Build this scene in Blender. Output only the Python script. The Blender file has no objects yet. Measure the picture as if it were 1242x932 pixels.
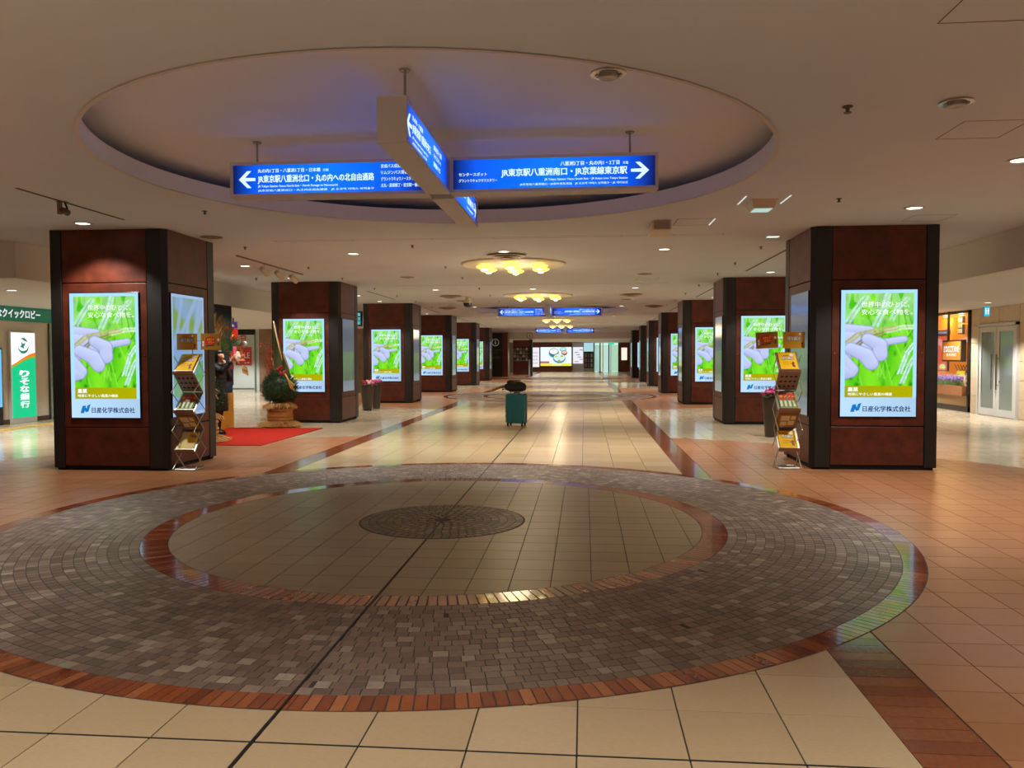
import bpy, bmesh, math, random
import numpy as np
from mathutils import Vector, Matrix

random.seed(7)
SC = bpy.context.scene
COL = SC.collection
PI = math.pi
sin, cos = math.sin, math.cos

# ------------------------------------------------------------------ camera
F_PX, PITCH, YAW, ROLL, CAM_H = 972.8, -0.0356, -0.0903, -0.0029, 1.4241
fw = Vector((sin(YAW) * cos(PITCH), cos(YAW) * cos(PITCH), sin(PITCH)))
rt = Vector((cos(YAW), -sin(YAW), 0))
up = rt.cross(fw)
rt, up = cos(ROLL) * rt + sin(ROLL) * up, -sin(ROLL) * rt + cos(ROLL) * up
cd = bpy.data.cameras.new('camera')
cd.sensor_width = 36
cd.lens = F_PX / 1242 * 36
cd.clip_end = 300
cam = bpy.data.objects.new('camera', cd)
COL.objects.link(cam)
M = Matrix((rt, up, -fw)).transposed().to_4x4()
M.translation = (0, 0, CAM_H)
cam.matrix_world = M
SC.camera = cam

# ------------------------------------------------------------------ world, exposure
w = bpy.data.worlds.new('world')
SC.world = w
w.use_nodes = True
w.node_tree.nodes['Background'].inputs[0].default_value = (1, .85, .7, 1)
w.node_tree.nodes['Background'].inputs[1].default_value = 0.02
SC.view_settings.view_transform = 'Standard'
SC.view_settings.look = 'None'
SC.view_settings.gamma = 1
SC.view_settings.use_curve_mapping = False
SC.view_settings.exposure = 0.0
SC.cycles.use_denoising = True
SC.cycles.max_bounces = 8
SC.cycles.diffuse_bounces = 5
SC.cycles.sample_clamp_indirect = 1.5

WARM = (1.0, .985, .94)
COOL = (.98, 1.0, 1.0)
P_DOWN = 335.0       # watts of one downlight
S_LENS = 4.0
S_SCREEN = 1.0

# ------------------------------------------------------------------ helpers
MATS = {}


def srgb(r, g, b):
    f = lambda c: (c / 255 / 12.92) if c <= 10 else ((c / 255 + .055) / 1.055) ** 2.4
    return (f(r), f(g), f(b), 1)


def nt(name):
    m = bpy.data.materials.new(name)
    m.use_nodes = True
    t = m.node_tree
    return m, t, t.nodes['Principled BSDF']


def mat(name, col, rough=.5, metal=0, emit=None, strength=0, spec=.5, noise=0, nscale=6, coat=0, bump=0, bscale=40, alpha=1, trans=0):
    if name in MATS:
        return MATS[name]
    m, t, b = nt(name)
    b.inputs['Base Color'].default_value = col
    b.inputs['Roughness'].default_value = rough
    b.inputs['Metallic'].default_value = metal
    b.inputs['Specular IOR Level'].default_value = spec
    b.inputs['Coat Weight'].default_value = coat
    b.inputs['Transmission Weight'].default_value = trans
    b.inputs['Alpha'].default_value = alpha
    if emit:
        b.inputs['Emission Color'].default_value = emit
        b.inputs['Emission Strength'].default_value = strength
    tc = None
    if noise or bump:
        tc = t.nodes.new('ShaderNodeTexCoord')
    if noise:
        n = t.nodes.new('ShaderNodeTexNoise')
        n.inputs['Scale'].default_value = nscale
        n.inputs['Detail'].default_value = 6
        t.links.new(tc.outputs['Object'], n.inputs['Vector'])
        r = t.nodes.new('ShaderNodeValToRGB')
        r.color_ramp.elements[0].position = .3
        r.color_ramp.elements[1].position = .7
        lo = [max(0, c * (1 - noise)) for c in col[:3]] + [1]
        hi = [min(1, c * (1 + noise)) for c in col[:3]] + [1]
        r.color_ramp.elements[0].color = lo
        r.color_ramp.elements[1].color = hi
        t.links.new(n.outputs['Fac'], r.inputs['Fac'])
        t.links.new(r.outputs['Color'], b.inputs['Base Color'])
    if bump:
        n2 = t.nodes.new('ShaderNodeTexNoise')
        n2.inputs['Scale'].default_value = bscale
        n2.inputs['Detail'].default_value = 4
        t.links.new(tc.outputs['Object'], n2.inputs['Vector'])
        bp = t.nodes.new('ShaderNodeBump')
        bp.inputs['Strength'].default_value = bump
        bp.inputs['Distance'].default_value = .01
        t.links.new(n2.outputs['Fac'], bp.inputs['Height'])
        t.links.new(bp.outputs['Normal'], b.inputs['Normal'])
    MATS[name] = m
    return m


def emat(name, col, strength=1.0, sample='NONE'):
    if name in MATS:
        return MATS[name]
    m = mat(name, (0, 0, 0, 1), .35, emit=col, strength=strength, spec=.3)
    m.cycles.emission_sampling = sample
    return m


def piece_mat(name, ramp, rough=(.2, .3), fine=30, finemix=.25, stretch=(1, 1, 1), bump=.05, rot=0, coat=0, spec=.5):
    """Paving: one tone per piece (object + island random) with grain."""
    m, t, b = nt(name)
    L = t.links
    oi = t.nodes.new('ShaderNodeObjectInfo')
    ge = t.nodes.new('ShaderNodeNewGeometry')
    ad = t.nodes.new('ShaderNodeMath'); ad.operation = 'ADD'
    L.new(oi.outputs['Random'], ad.inputs[0]); L.new(ge.outputs['Random Per Island'], ad.inputs[1])
    fr = t.nodes.new('ShaderNodeMath'); fr.operation = 'FRACT'
    L.new(ad.outputs[0], fr.inputs[0])
    r = t.nodes.new('ShaderNodeValToRGB')
    el = r.color_ramp.elements
    while len(el) < len(ramp):
        el.new(.5)
    for e, (p, c) in zip(el, ramp):
        e.position = p; e.color = c
    L.new(fr.outputs[0], r.inputs['Fac'])
    mp = t.nodes.new('ShaderNodeMapping')
    mp.inputs['Scale'].default_value = stretch
    mp.inputs['Rotation'].default_value = (0, 0, rot)
    L.new(ge.outputs['Position'], mp.inputs['Vector'])
    n = t.nodes.new('ShaderNodeTexNoise')
    n.inputs['Scale'].default_value = fine
    n.inputs['Detail'].default_value = 5
    L.new(mp.outputs['Vector'], n.inputs['Vector'])
    mr = t.nodes.new('ShaderNodeMapRange')
    mr.inputs['From Min'].default_value = .3; mr.inputs['From Max'].default_value = .7
    mr.inputs['To Min'].default_value = 1 - finemix; mr.inputs['To Max'].default_value = 1 + finemix
    L.new(n.outputs['Fac'], mr.inputs['Value'])
    mx = t.nodes.new('ShaderNodeVectorMath'); mx.operation = 'SCALE'
    L.new(r.outputs['Color'], mx.inputs[0]); L.new(mr.outputs[0], mx.inputs['Scale'])
    L.new(mx.outputs[0], b.inputs['Base Color'])
    m2 = t.nodes.new('ShaderNodeMapRange')
    m2.inputs['To Min'].default_value = rough[0]; m2.inputs['To Max'].default_value = rough[1]
    L.new(n.outputs['Fac'], m2.inputs['Value'])
    L.new(m2.outputs[0], b.inputs['Roughness'])
    b.inputs['Specular IOR Level'].default_value = spec
    b.inputs['Coat Weight'].default_value = coat
    if bump:
        bp = t.nodes.new('ShaderNodeBump')
        bp.inputs['Strength'].default_value = bump
        bp.inputs['Distance'].default_value = .004
        L.new(n.outputs['Fac'], bp.inputs['Height'])
        L.new(bp.outputs['Normal'], b.inputs['Normal'])
    MATS[name] = m
    return m


def attr_mat(name, strength=1.0, rough=.15, spec=.5):
    m, t, b = nt(name)
    a = t.nodes.new('ShaderNodeAttribute'); a.attribute_name = 'Col'
    b.inputs['Base Color'].default_value = (0, 0, 0, 1)
    b.inputs['Roughness'].default_value = rough
    b.inputs['Specular IOR Level'].default_value = spec
    t.links.new(a.outputs['Color'], b.inputs['Emission Color'])
    b.inputs['Emission Strength'].default_value = strength
    m.cycles.emission_sampling = 'NONE'
    MATS[name] = m
    return m


def print_mat(name, rough=.4):
    """flat print: colours straight from the painted grid, lit by the room"""
    m, t, b = nt(name)
    a = t.nodes.new('ShaderNodeAttribute'); a.attribute_name = 'Col'
    t.links.new(a.outputs['Color'], b.inputs['Base Color'])
    b.inputs['Roughness'].default_value = rough
    MATS[name] = m
    return m


class MB:
    def __init__(s):
        s.v = []; s.f = []; s.sm = False

    def add(s, vs, fs):
        b = len(s.v)
        s.v.extend(tuple(x) for x in vs)
        s.f.extend(tuple(b + i for i in f) for f in fs)
        return s

    def box(s, x0, x1, y0, y1, z0, z1, bottom=True):
        v = [(x0, y0, z0), (x1, y0, z0), (x1, y1, z0), (x0, y1, z0), (x0, y0, z1), (x1, y0, z1), (x1, y1, z1), (x0, y1, z1)]
        f = [(4, 5, 6, 7), (0, 1, 5, 4), (1, 2, 6, 5), (2, 3, 7, 6), (3, 0, 4, 7)]
        if bottom:
            f.append((3, 2, 1, 0))
        return s.add(v, f)

    def bbox(s, x0, x1, y0, y1, z0, z1, c):
        """box with its four upright edges and rims chamfered"""
        vs, fs = [], []
        def ring(i, z):
            return [(x0 + c + i, y0 + i, z), (x1 - c - i, y0 + i, z), (x1 - i, y0 + c + i, z), (x1 - i, y1 - c - i, z),
                    (x1 - c - i, y1 - i, z), (x0 + c + i, y1 - i, z), (x0 + i, y1 - c - i, z), (x0 + i, y0 + c + i, z)]
        rings = [ring(c * .6, z0), ring(0, z0 + c), ring(0, z1 - c), ring(c * .6, z1)]
        for r in rings:
            vs += r
        for k in range(3):
            for i in range(8):
                j = (i + 1) % 8
                fs.append((k * 8 + i, k * 8 + j, k * 8 + 8 + j, k * 8 + 8 + i))
        fs.append(tuple(range(7, -1, -1))); fs.append(tuple(range(24, 32)))
        return s.add(vs, fs)

    def quad(s, a, b, c, d):
        return s.add([a, b, c, d], [(0, 1, 2, 3)])

    def poly(s, pts):
        return s.add(pts, [tuple(range(len(pts)))])

    def prism(s, pts, z0, z1, axis='z'):
        n = len(pts)
        if axis == 'z':
            vs = [(x, y, z0) for x, y in pts] + [(x, y, z1) for x, y in pts]
        elif axis == 'y':
            vs = [(x, z0, y) for x, y in pts] + [(x, z1, y) for x, y in pts]
        else:
            vs = [(z0, x, y) for x, y in pts] + [(z1, x, y) for x, y in pts]
        fs = [tuple(range(n - 1, -1, -1)), tuple(range(n, 2 * n))]
        for i in range(n):
            j = (i + 1) % n
            fs.append((i, j, n + j, n + i))
        return s.add(vs, fs)

    def tube(s, pts, r, n=8, caps=True):
        pts = [Vector(p) for p in pts]
        rr = r if isinstance(r, (list, tuple)) else [r] * len(pts)
        vs, fs = [], []
        u = None
        for k, p in enumerate(pts):
            d = (pts[min(k + 1, len(pts) - 1)] - pts[max(k - 1, 0)]).normalized()
            if u is None:
                u = d.orthogonal().normalized()
            else:
                u = (u - d * u.dot(d))
                u = u.normalized() if u.length > 1e-6 else d.orthogonal().normalized()
            v2 = d.cross(u)
            for i in range(n):
                a = 2 * PI * i / n
                vs.append(p + (u * cos(a) + v2 * sin(a)) * rr[k])
        for k in range(len(pts) - 1):
            for i in range(n):
                j = (i + 1) % n
                fs.append((k * n + i, k * n + j, k * n + n + j, k * n + n + i))
        if caps:
            fs.append(tuple(range(n - 1, -1, -1)))
            fs.append(tuple(range((len(pts) - 1) * n, len(pts) * n)))
        return s.add(vs, fs)

    def lathe(s, prof, n=24, c=(0, 0, 0), sx=1, sy=1, caps=False):
        vs, fs = [], []
        for r, z in prof:
            for i in range(n):
                a = 2 * PI * i / n
                vs.append((c[0] + r * cos(a) * sx, c[1] + r * sin(a) * sy, c[2] + z))
        for k in range(len(prof) - 1):
            for i in range(n):
                j = (i + 1) % n
                fs.append((k * n + i, k * n + j, k * n + n + j, k * n + n + i))
        if caps:
            fs.append(tuple(range(n - 1, -1, -1)))
        if caps and prof[-1][0] > 1e-4:
            fs.append(tuple(range((len(prof) - 1) * n, len(prof) * n)))
        return s.add(vs, fs)

    def ball(s, c, r, n=10, m=6, sx=1, sy=1, sz=1):
        prof = [(max(1e-5, r * sin(PI * k / m)), -r * cos(PI * k / m) * sz) for k in range(m + 1)]
        return s.lathe(prof, n, c, sx, sy)

    def xform(s, Mx):
        s.v = [tuple(Mx @ Vector(p)) for p in s.v]
        return s

    def build(s, name, m, parent=None, smooth=False, **props):
        me = bpy.data.meshes.new(name)
        me.from_pydata(s.v, [], s.f)
        if m:
            me.materials.append(m)
        if smooth or s.sm:
            me.polygons.foreach_set('use_smooth', [True] * len(me.polygons))
        me.update()
        return link(name, me, parent, **props)


def link(name, me, parent=None, **props):
    o = bpy.data.objects.new(name, me)
    COL.objects.link(o)
    if parent:
        o.parent = parent
    for k, v in props.items():
        o[k] = v
    return o


def np_mesh(name, verts, quads, m):
    me = bpy.data.meshes.new(name)
    verts = np.asarray(verts, np.float32); quads = np.asarray(quads, np.int32)
    me.vertices.add(len(verts)); me.vertices.foreach_set('co', verts.ravel())
    me.loops.add(quads.size); me.loops.foreach_set('vertex_index', quads.ravel())
    me.polygons.add(len(quads))
    me.polygons.foreach_set('loop_start', np.arange(0, quads.size, 4, dtype=np.int32))
    me.update(calc_edges=True)
    me.shade_flat()
    if m:
        me.materials.append(m)
    return me


def thing(name, label, cat, loc=(0, 0, 0), rz=0, group=None):
    o = bpy.data.objects.new(name, None)
    COL.objects.link(o)
    o.empty_display_size = .1
    o.location = loc
    o.rotation_euler = (0, 0, rz)
    return tag(o, label, cat, group)


def tag(o, label, cat, group=None):
    o['label'] = label; o['category'] = cat; o['kind'] = 'thing'
    if group:
        o['group'] = group
    return o


def struct(o):
    o['kind'] = 'structure'
    return o


def dup(root, loc, rz=0, label=None, group=None):
    r = root.copy(); COL.objects.link(r); r.location = loc; r.rotation_euler = (0, 0, rz)
    if label:
        r['label'] = label
    if group:
        r['group'] = group
    for ch in list(root.children):
        c = ch.copy(); COL.objects.link(c); c.parent = r
        for g in list(ch.children):
            d = g.copy(); COL.objects.link(d); d.parent = c
    return r


ORD = ['nearest', 'second', 'third', 'fourth', 'fifth', 'sixth', 'seventh', 'eighth', 'ninth', 'tenth', 'eleventh', 'twelfth', 'thirteenth', 'fourteenth', 'fifteenth', 'sixteenth']
TXT = {}


def glyphs(body):
    """outline letters of the built-in font as flat faces; verts, faces, bounds"""
    if body not in TXT:
        c = bpy.data.curves.new('t', 'FONT'); c.body = body; c.resolution_u = 2
        o = bpy.data.objects.new('t', c); COL.objects.link(o)
        bpy.context.view_layer.update()
        me = bpy.data.meshes.new_from_object(o.evaluated_get(bpy.context.evaluated_depsgraph_get()))
        vs = np.array([v.co[:2] for v in me.vertices]); fs = [tuple(p.vertices) for p in me.polygons]
        bpy.data.objects.remove(o); bpy.data.curves.remove(c); bpy.data.meshes.remove(me)
        TXT[body] = (vs, fs, vs.min(0), vs.max(0))
    return TXT[body]


def letters(mb, body, x0, x1, z0, z1, y=0, bold=.012, vertical=False):
    """text filling the rectangle x0..x1, z0..z1 in the plane y, read from -Y; bold: stroke growth in ems, made of shifted copies"""
    if vertical:
        n = len(body); h = (z1 - z0) / n
        for i, ch in enumerate(body):
            letters(mb, ch, x0, x1, z1 - h * (i + .92), z1 - h * (i + .08), y, bold)
        return mb
    vs, fs, lo, hi = glyphs(body)
    s = (np.array([x1 - x0, z1 - z0])) / (hi - lo)
    p = (vs - lo) * s + np.array([x0, z0])
    sh = [(0, 0)] if bold < .006 else [(-1, -.6), (1, -.6), (-1, .6), (1, .6)]
    for i, (a_, b_) in enumerate(sh):
        mb.add([(a + a_ * bold * s[0], y - .0001 * i, b + b_ * bold * s[1]) for a, b in p], fs)
    return mb


def cam_depth(x, y, z=0):
    d = Vector((x, y, z)) - Vector((0, 0, CAM_H))
    zz = d.dot(fw)
    if zz < .3:
        return None
    return zz, d.dot(rt) / zz * F_PX + 621, 466 - d.dot(up) / zz * F_PX


def in_view(x, y, z=0, m=12):
    q = cam_depth(x, y, z)
    return q is not None and -m < q[1] < 1242 + m and -m < q[2] < 932 + m

# ------------------------------------------------------------------ materials
m_ceil = mat('ceiling paint', srgb(208, 213, 222), .85, noise=.03, nscale=1.2)
m_recess = mat('recess paint', srgb(232, 230, 226), .8)
m_dark = mat('black gap', srgb(20, 17, 15), .8)
m_hatch = mat('hatch joint', srgb(118, 92, 66), .8)
m_grout = mat('grout', srgb(64, 55, 48), .8)
m_beige = piece_mat('beige floor tile', [(0, srgb(192, 163, 122)), (.5, srgb(200, 171, 129)), (1, srgb(206, 178, 138))], (.16, .26), 36, .05, (1, 5, 1), .015, .7)
m_beige2 = piece_mat('inner beige tile', [(0, srgb(148, 126, 90)), (1, srgb(158, 136, 98))], (.3, .4), 36, .05, (1, 4, 1), .015, .3)
m_terra = piece_mat('terracotta tile', [(0, srgb(160, 106, 68)), (.5, srgb(167, 112, 73)), (1, srgb(174, 118, 80))], (.27, .34), 10, .05, (1, 1, 1), 0)
m_outer = piece_mat('pale aisle tile', [(0, srgb(204, 182, 148)), (1, srgb(214, 194, 162))], (.11, .17), 10, .04, (1, 1, 1), 0)
m_brick = piece_mat('glazed brown brick', [(0, srgb(112, 48, 20)), (.35, srgb(138, 64, 28)), (.7, srgb(156, 80, 38)), (1, srgb(174, 102, 56))], (.1, .18), 60, .12, (1, 1, 1), .01, 0, .3)
m_band = piece_mat('brown band brick', [(0, srgb(112, 54, 26)), (.5, srgb(132, 68, 34)), (1, srgb(150, 86, 48))], (.12, .22), 40, .12, (1, 1, 1), .01, 0, .2)
m_paver = piece_mat('grey brown paver', [(0, srgb(98, 76, 62)), (.3, srgb(114, 90, 74)), (.6, srgb(126, 101, 83)), (.9, srgb(140, 118, 98)), (1, srgb(164, 146, 124))], (.38, .55), 45, .15, (1, 1, 1), .06)
m_dpaver = piece_mat('dark centre paver', [(0, srgb(74, 52, 38)), (.6, srgb(98, 72, 52)), (1, srgb(124, 98, 76))], (.35, .5), 45, .15, (1, 1, 1), .06)

# ------------------------------------------------------------------ floor
CX, CY, BAY = -1.22, 6.8, 7.1
floor = MB().box(-16.8, 9.6, -6, 71, -.12, -.004).build('floor', m_grout)
struct(floor)


def tile_mesh(name, w, d, m, h=.004, b=.0007):
    mb = MB()
    x, y = w / 2, d / 2
    mb.add([(-x, -y, -h), (x, -y, -h), (x, y, -h), (-x, y, -h), (-x + b, -y + b, 0), (x - b, -y + b, 0), (x - b, y - b, 0), (-x + b, y - b, 0)],
           [(4, 5, 6, 7), (0, 1, 5, 4), (1, 2, 6, 5), (2, 3, 7, 6), (3, 0, 4, 7)])
    me = bpy.data.meshes.new(name)
    me.from_pydata(mb.v, [], mb.f); me.materials.append(m); me.update()
    return me


BASE4 = np.array([(-1, -1), (1, -1), (1, 1), (-1, 1)], float)
TQ = np.array([(4, 5, 6, 7), (0, 1, 5, 4), (1, 2, 6, 5), (2, 3, 7, 6), (3, 0, 4, 7)])


def paving(name, spots, m, most=300, dz=0, stuff_name=None, depth=.004):
    """spots: (x, y, w, d, rot) per piece. The ones that show largest become parts, the rest one stuff part."""
    sc = []
    for i, (x, y, w, d, r) in enumerate(spots):
        q = cam_depth(x, y)
        sc.append((w * d / q[0] ** 3 if q and in_view(x, y, 0, 20) else -1, i))
    sc.sort(reverse=True)
    single = [i for s, i in sc[:most] if s > 0]
    meshes = {}
    for i in single:
        x, y, w, d, r = spots[i]
        k = (round(w, 3), round(d, 3))
        if k not in meshes:
            meshes[k] = tile_mesh(name, w, d, m, depth)
        o = link(name, meshes[k], floor)
        o.location = (x, y, dz); o.rotation_euler = (0, 0, r)
    ss = set(single)
    rest = np.array([s for i, s in enumerate(spots) if i not in ss])
    if len(rest):
        n = len(rest)
        half = rest[:, None, 2:4] / 2
        lo = BASE4[None] * half
        hi = BASE4[None] * (half - .0007)
        p = np.concatenate([lo, hi], 1)
        c, s_ = np.cos(rest[:, 4])[:, None], np.sin(rest[:, 4])[:, None]
        px = p[..., 0] * c - p[..., 1] * s_ + rest[:, None, 0]
        py = p[..., 0] * s_ + p[..., 1] * c + rest[:, None, 1]
        pz = np.tile(np.array([-depth] * 4 + [0] * 4), (n, 1)) + dz
        V = np.stack([px, py, pz], -1).reshape(-1, 3)
        Q = (TQ[None] + (np.arange(n) * 8)[:, None, None]).reshape(-1, 4)
        link((stuff_name or name + '_field'), np_mesh(name, V, Q, m), floor, kind='stuff')


CYS = [CY, CY + 3 * BAY, CY + 6 * BAY]
R_OUT, R_BRK, R_IN, R_INB, R_C = 3.72, 3.572, 2.183, 2.378, .70


def rr(x, y):
    return min(math.hypot(x - CX, y - c) for c in CYS)


# beige strip, 0.4 m tiles between the brown bands
spots = []
for i in range(-6, 6):
    for j in range(-22, 172):
        x, y = CX + .3975 * (i + .5), 2.815 + .397 * (j + .5)
        if rr(x, y) < R_OUT - .33 or y > 70.6:
            continue
        spots.append((x, y, .392, .3915, 0))
paving('floor_tile', spots, m_beige)
# brown bands beside it
spots = []
for xb in (1.312, CX * 2 - 1.312):
    for j in range(-80, 660):
        y = .0985 * (j + .5) - .022
        if rr(xb, y) < R_OUT - .2 or y > 70.6:
            continue
        spots.append((xb, y, .294, .0945, 0))
paving('band_brick', spots, m_band)
# terracotta discs and pale aisle tiles on one 0.305 m grid
ter, pale, edge = [], [], []
for sgn in (1, -1):
    for i in range(0, 52):
        for j in range(-18, 232):
            x = CX + sgn * (2.685 + .3045 * (i + .5)); y = 2.909 + .2935 * (j + .5)
            if not -16.7 < x < 9.5 or y > 70.6 or rr(x, y) < R_OUT - .25:
                continue
            d = rr(x, y)
            if d < 7.62 - .215:
                ter.append((x, y, .3, .289, 0))
            else:
                pale.append((x, y, .3, .289, 0))
                if d < 7.62 + .215:
                    edge.append((x, y))
paving('terracotta_tile', ter, m_terra)
paving('aisle_tile', pale, m_outer, dz=-.0012)

# the three medallions: a grout disc, brick rings, paver rings, inner tiles, dark centre


def clip_circle(poly, cx, cy, r, n=96):
    out = poly
    for k in range(n):
        a = 2 * PI * (k + .5) / n
        nx, ny, c = cos(a), sin(a), r * cos(PI / n)
        new = []
        for i in range(len(out)):
            p, q = out[i], out[(i + 1) % len(out)]
            dp = (p[0] - cx) * nx + (p[1] - cy) * ny - c
            dq = (q[0] - cx) * nx + (q[1] - cy) * ny - c
            if dp <= 0:
                new.append(p)
            if (dp < 0 < dq) or (dq < 0 < dp):
                t = dp / (dp - dq)
                new.append((p[0] + (q[0] - p[0]) * t, p[1] + (q[1] - p[1]) * t))
        out = new
        if len(out) < 3:
            return []
    return out


fe = MB()
for x, y in edge:
    cy = min(CYS, key=lambda c: math.hypot(x - CX, y - c))
    top = clip_circle([(x - .15, y - .1445), (x + .15, y - .1445), (x + .15, y + .1445), (x - .15, y + .1445)], CX, cy, 7.62, 360)
    if len(top) < 3:
        continue
    nn = len(top)
    ox, oy = (x, y) if in_view(x, y) and y < 20 else (0, 0)
    mb = MB() if ox else fe
    mb.add([(p[0] - ox, p[1] - oy, -.0015) for p in top] + [(p[0] - ox, p[1] - oy, 0) for p in top], [tuple(range(nn, 2 * nn))] + [(a, (a + 1) % nn, nn + (a + 1) % nn, nn + a) for a in range(nn)])
    if ox:
        mb.build('edge_tile', m_terra, floor).location = (ox, oy, 0)
fe.build('edge_tile_field', m_terra, floor, kind='stuff')
outer_b, inner_b, pav, cpav = [], [], [], []
for k, cy in enumerate(CYS):
    MB().lathe([(R_OUT + .004, -.003), (R_OUT + .004, .0008), (0.0001, .0008)], 160, (CX, cy, 0)).build('medallion_bed', m_grout, floor)
    near = k == 0
    n = 414 if near else 200
    for i in range(n):
        a = 2 * PI * (i + .5) / n
        r = (R_OUT + R_BRK) / 2
        outer_b.append((CX + r * cos(a), cy + r * sin(a), R_OUT - R_BRK - .004, 2 * PI * R_BRK / n - .004, a))
    n = 250 if near else 130
    for i in range(n):
        a = 2 * PI * (i + .5) / n
        r = (R_IN + R_INB) / 2
        inner_b.append((CX + r * cos(a), cy + r * sin(a), R_INB - R_IN - .004, 2 * PI * R_IN / n - .004, a))
    nr = 17 if near else 8
    dr = (R_BRK - R_INB) / nr
    rnd = random.Random(3 + k)
    for q in range(nr):
        r = R_INB + dr * (q + .5)
        a0 = rnd.random() * 7
        a = 0
        while a < 2 * PI - .5 * dr / r:
            wd = dr * rnd.choice((.85, .95, 1.0, 1.12, 1.25))
            da = min(wd / r, 2 * PI - a)
            am = a0 + a + da / 2
            pav.append((CX + r * cos(am), cy + r * sin(am), dr - .0038, da * (r - dr / 2) - .0038, am))
            a += da
    nr = 10 if near else 5
    dr = R_C / nr
    for q in range(nr):
        r = dr * (q + .5)
        n = max(5, int(2 * PI * r / (dr * .95)))
        for i in range(n):
            am = 2 * PI * (i + .5 * (q % 2)) / n
            cpav.append((CX + r * cos(am), cy + r * sin(am), dr - .006, 2 * PI * (r - dr * .42) / n - .006, am))
paving('border_brick', outer_b, m_brick, dz=.003, depth=.002)
paving('ring_brick', inner_b, m_brick, dz=.003, depth=.002)
paving('paver', pav, m_paver, dz=.003, depth=.002)
paving('centre_paver', cpav, m_dpaver, dz=.0055, depth=.002)
for k, cy in enumerate(CYS):
    MB().lathe([(R_C + .012, .001), (R_C + .012, .0035), (0.0001, .0035)], 80, (CX, cy, 0)).build('centre_bed', m_grout, floor)
    far = MB()
    for i in range(-9, 9):
        for j in range(-9, 9):
            x0, y0 = CX + .2525 * i, cy - .02 + .2525 * j
            g = .0022
            top = clip_circle([(x0 + g, y0 + g), (x0 + .2525 - g, y0 + g), (x0 + .2525 - g, y0 + .2525 - g), (x0 + g, y0 + .2525 - g)], CX, cy, R_IN - .003)
            if len(top) < 3 or max(math.hypot(px - CX, py - cy) for px, py in top) < R_C - .03:
                continue
            ox, oy = sum(p[0] for p in top) / len(top), sum(p[1] for p in top) / len(top)
            b = .0012
            inn = []
            for p in top:
                d = math.hypot(p[0] - ox, p[1] - oy) or 1
                inn.append((p[0] - (p[0] - ox) / d * b, p[1] - (p[1] - oy) / d * b))
            mb = MB() if k == 0 else far
            o_ = (ox, oy) if k == 0 else (0, 0)
            nn = len(top)
            mb.add([(p[0] - o_[0], p[1] - o_[1], .0006) for p in top] + [(p[0] - o_[0], p[1] - o_[1], .003) for p in inn],
                   [tuple(range(nn, 2 * nn))] + [(a, (a + 1) % nn, nn + (a + 1) % nn, nn + a) for a in range(nn)])
            if k == 0:
                mb.build('square_tile', m_beige2, floor).location = (ox, oy, 0)
    if k:
        far.build('square_tile_field', m_beige2, floor, kind='stuff')
# black movement joints: along the centre line and across
m_joint = mat('black movement joint', srgb(24, 21, 19), .6)
for mb_ in ((CX - .006, CX + .006, -5.9, 70.5), (None,)):
    if mb_[0] is not None:
        MB().box(*mb_, .0005, .0072).build('movement_joint', m_joint, floor)
for y in (2.813,):
    MB().box(CX - 2.37, CX + 2.37, y - .005, y + .005, -.003, .0008).build('movement_joint', m_joint, floor)

# yellow tactile line across the left aisle
m_tact = mat('tactile yellow', srgb(214, 172, 84), .5)
t = MB()
for j in range(22):
    t.box(-11.45, -11.15, 10.6 + j * .31, 10.6 + j * .31 + .3, -.001, .004)
    for q in range(4):
        t.box(-11.42 + q * .075, -11.39 + q * .075, 10.63 + j * .31, 10.87 + j * .31, .004, .008)
t.build('tactile_strip', m_tact, floor, kind='stuff')
t = MB()
for j in range(17):
    x0 = -16 + j * .31
    t.box(x0, x0 + .3, 21.6, 21.9, -.001, .004)
    for q in range(4):
        t.box(x0 + .03, x0 + .27, 21.63 + q * .075, 21.66 + q * .075, .004, .008)
t.build('tactile_strip', m_tact, floor, kind='stuff')

# ------------------------------------------------------------------ ceiling
H = 3.0


def holed(mb, x0, x1, y0, y1, cx, cy, r, z, n=96):
    """rectangle with a round hole, facing down"""
    ci, sq = [], []
    for i in range(n):
        a = 2 * PI * i / n
        c, s = cos(a), sin(a)
        ci.append((cx + r * c, cy + r * s, z))
        tx = ((x1 - cx) / c if c > 0 else (x0 - cx) / c) if abs(c) > 1e-9 else 1e9
        ty = ((y1 - cy) / s if s > 0 else (y0 - cy) / s) if abs(s) > 1e-9 else 1e9
        t_ = min(tx, ty)
        sq.append((cx + t_ * c, cy + t_ * s, z))
    mb.add(ci + sq, [(i, n + i, n + (i + 1) % n, (i + 1) % n) for i in range(n)])
    for X, Y in ((x0, y0), (x1, y0), (x1, y1), (x0, y1)):   # fill the square's corners
        b = sorted(range(n), key=lambda i: (sq[i][0] - X) ** 2 + (sq[i][1] - Y) ** 2)
        for i in range(n):
            p, q = sq[i], sq[(i + 1) % n]
            if (abs(p[0] - q[0]) > 1e-6 and abs(p[1] - q[1]) > 1e-6) and abs((X - cx) * (Y - cy)) and ((p[0] + q[0]) / 2 - cx) * (X - cx) > 0 and ((p[1] + q[1]) / 2 - cy) * (Y - cy) > 0:
                mb.add([p, q, (X, Y, z)], [(0, 1, 2)])


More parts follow.
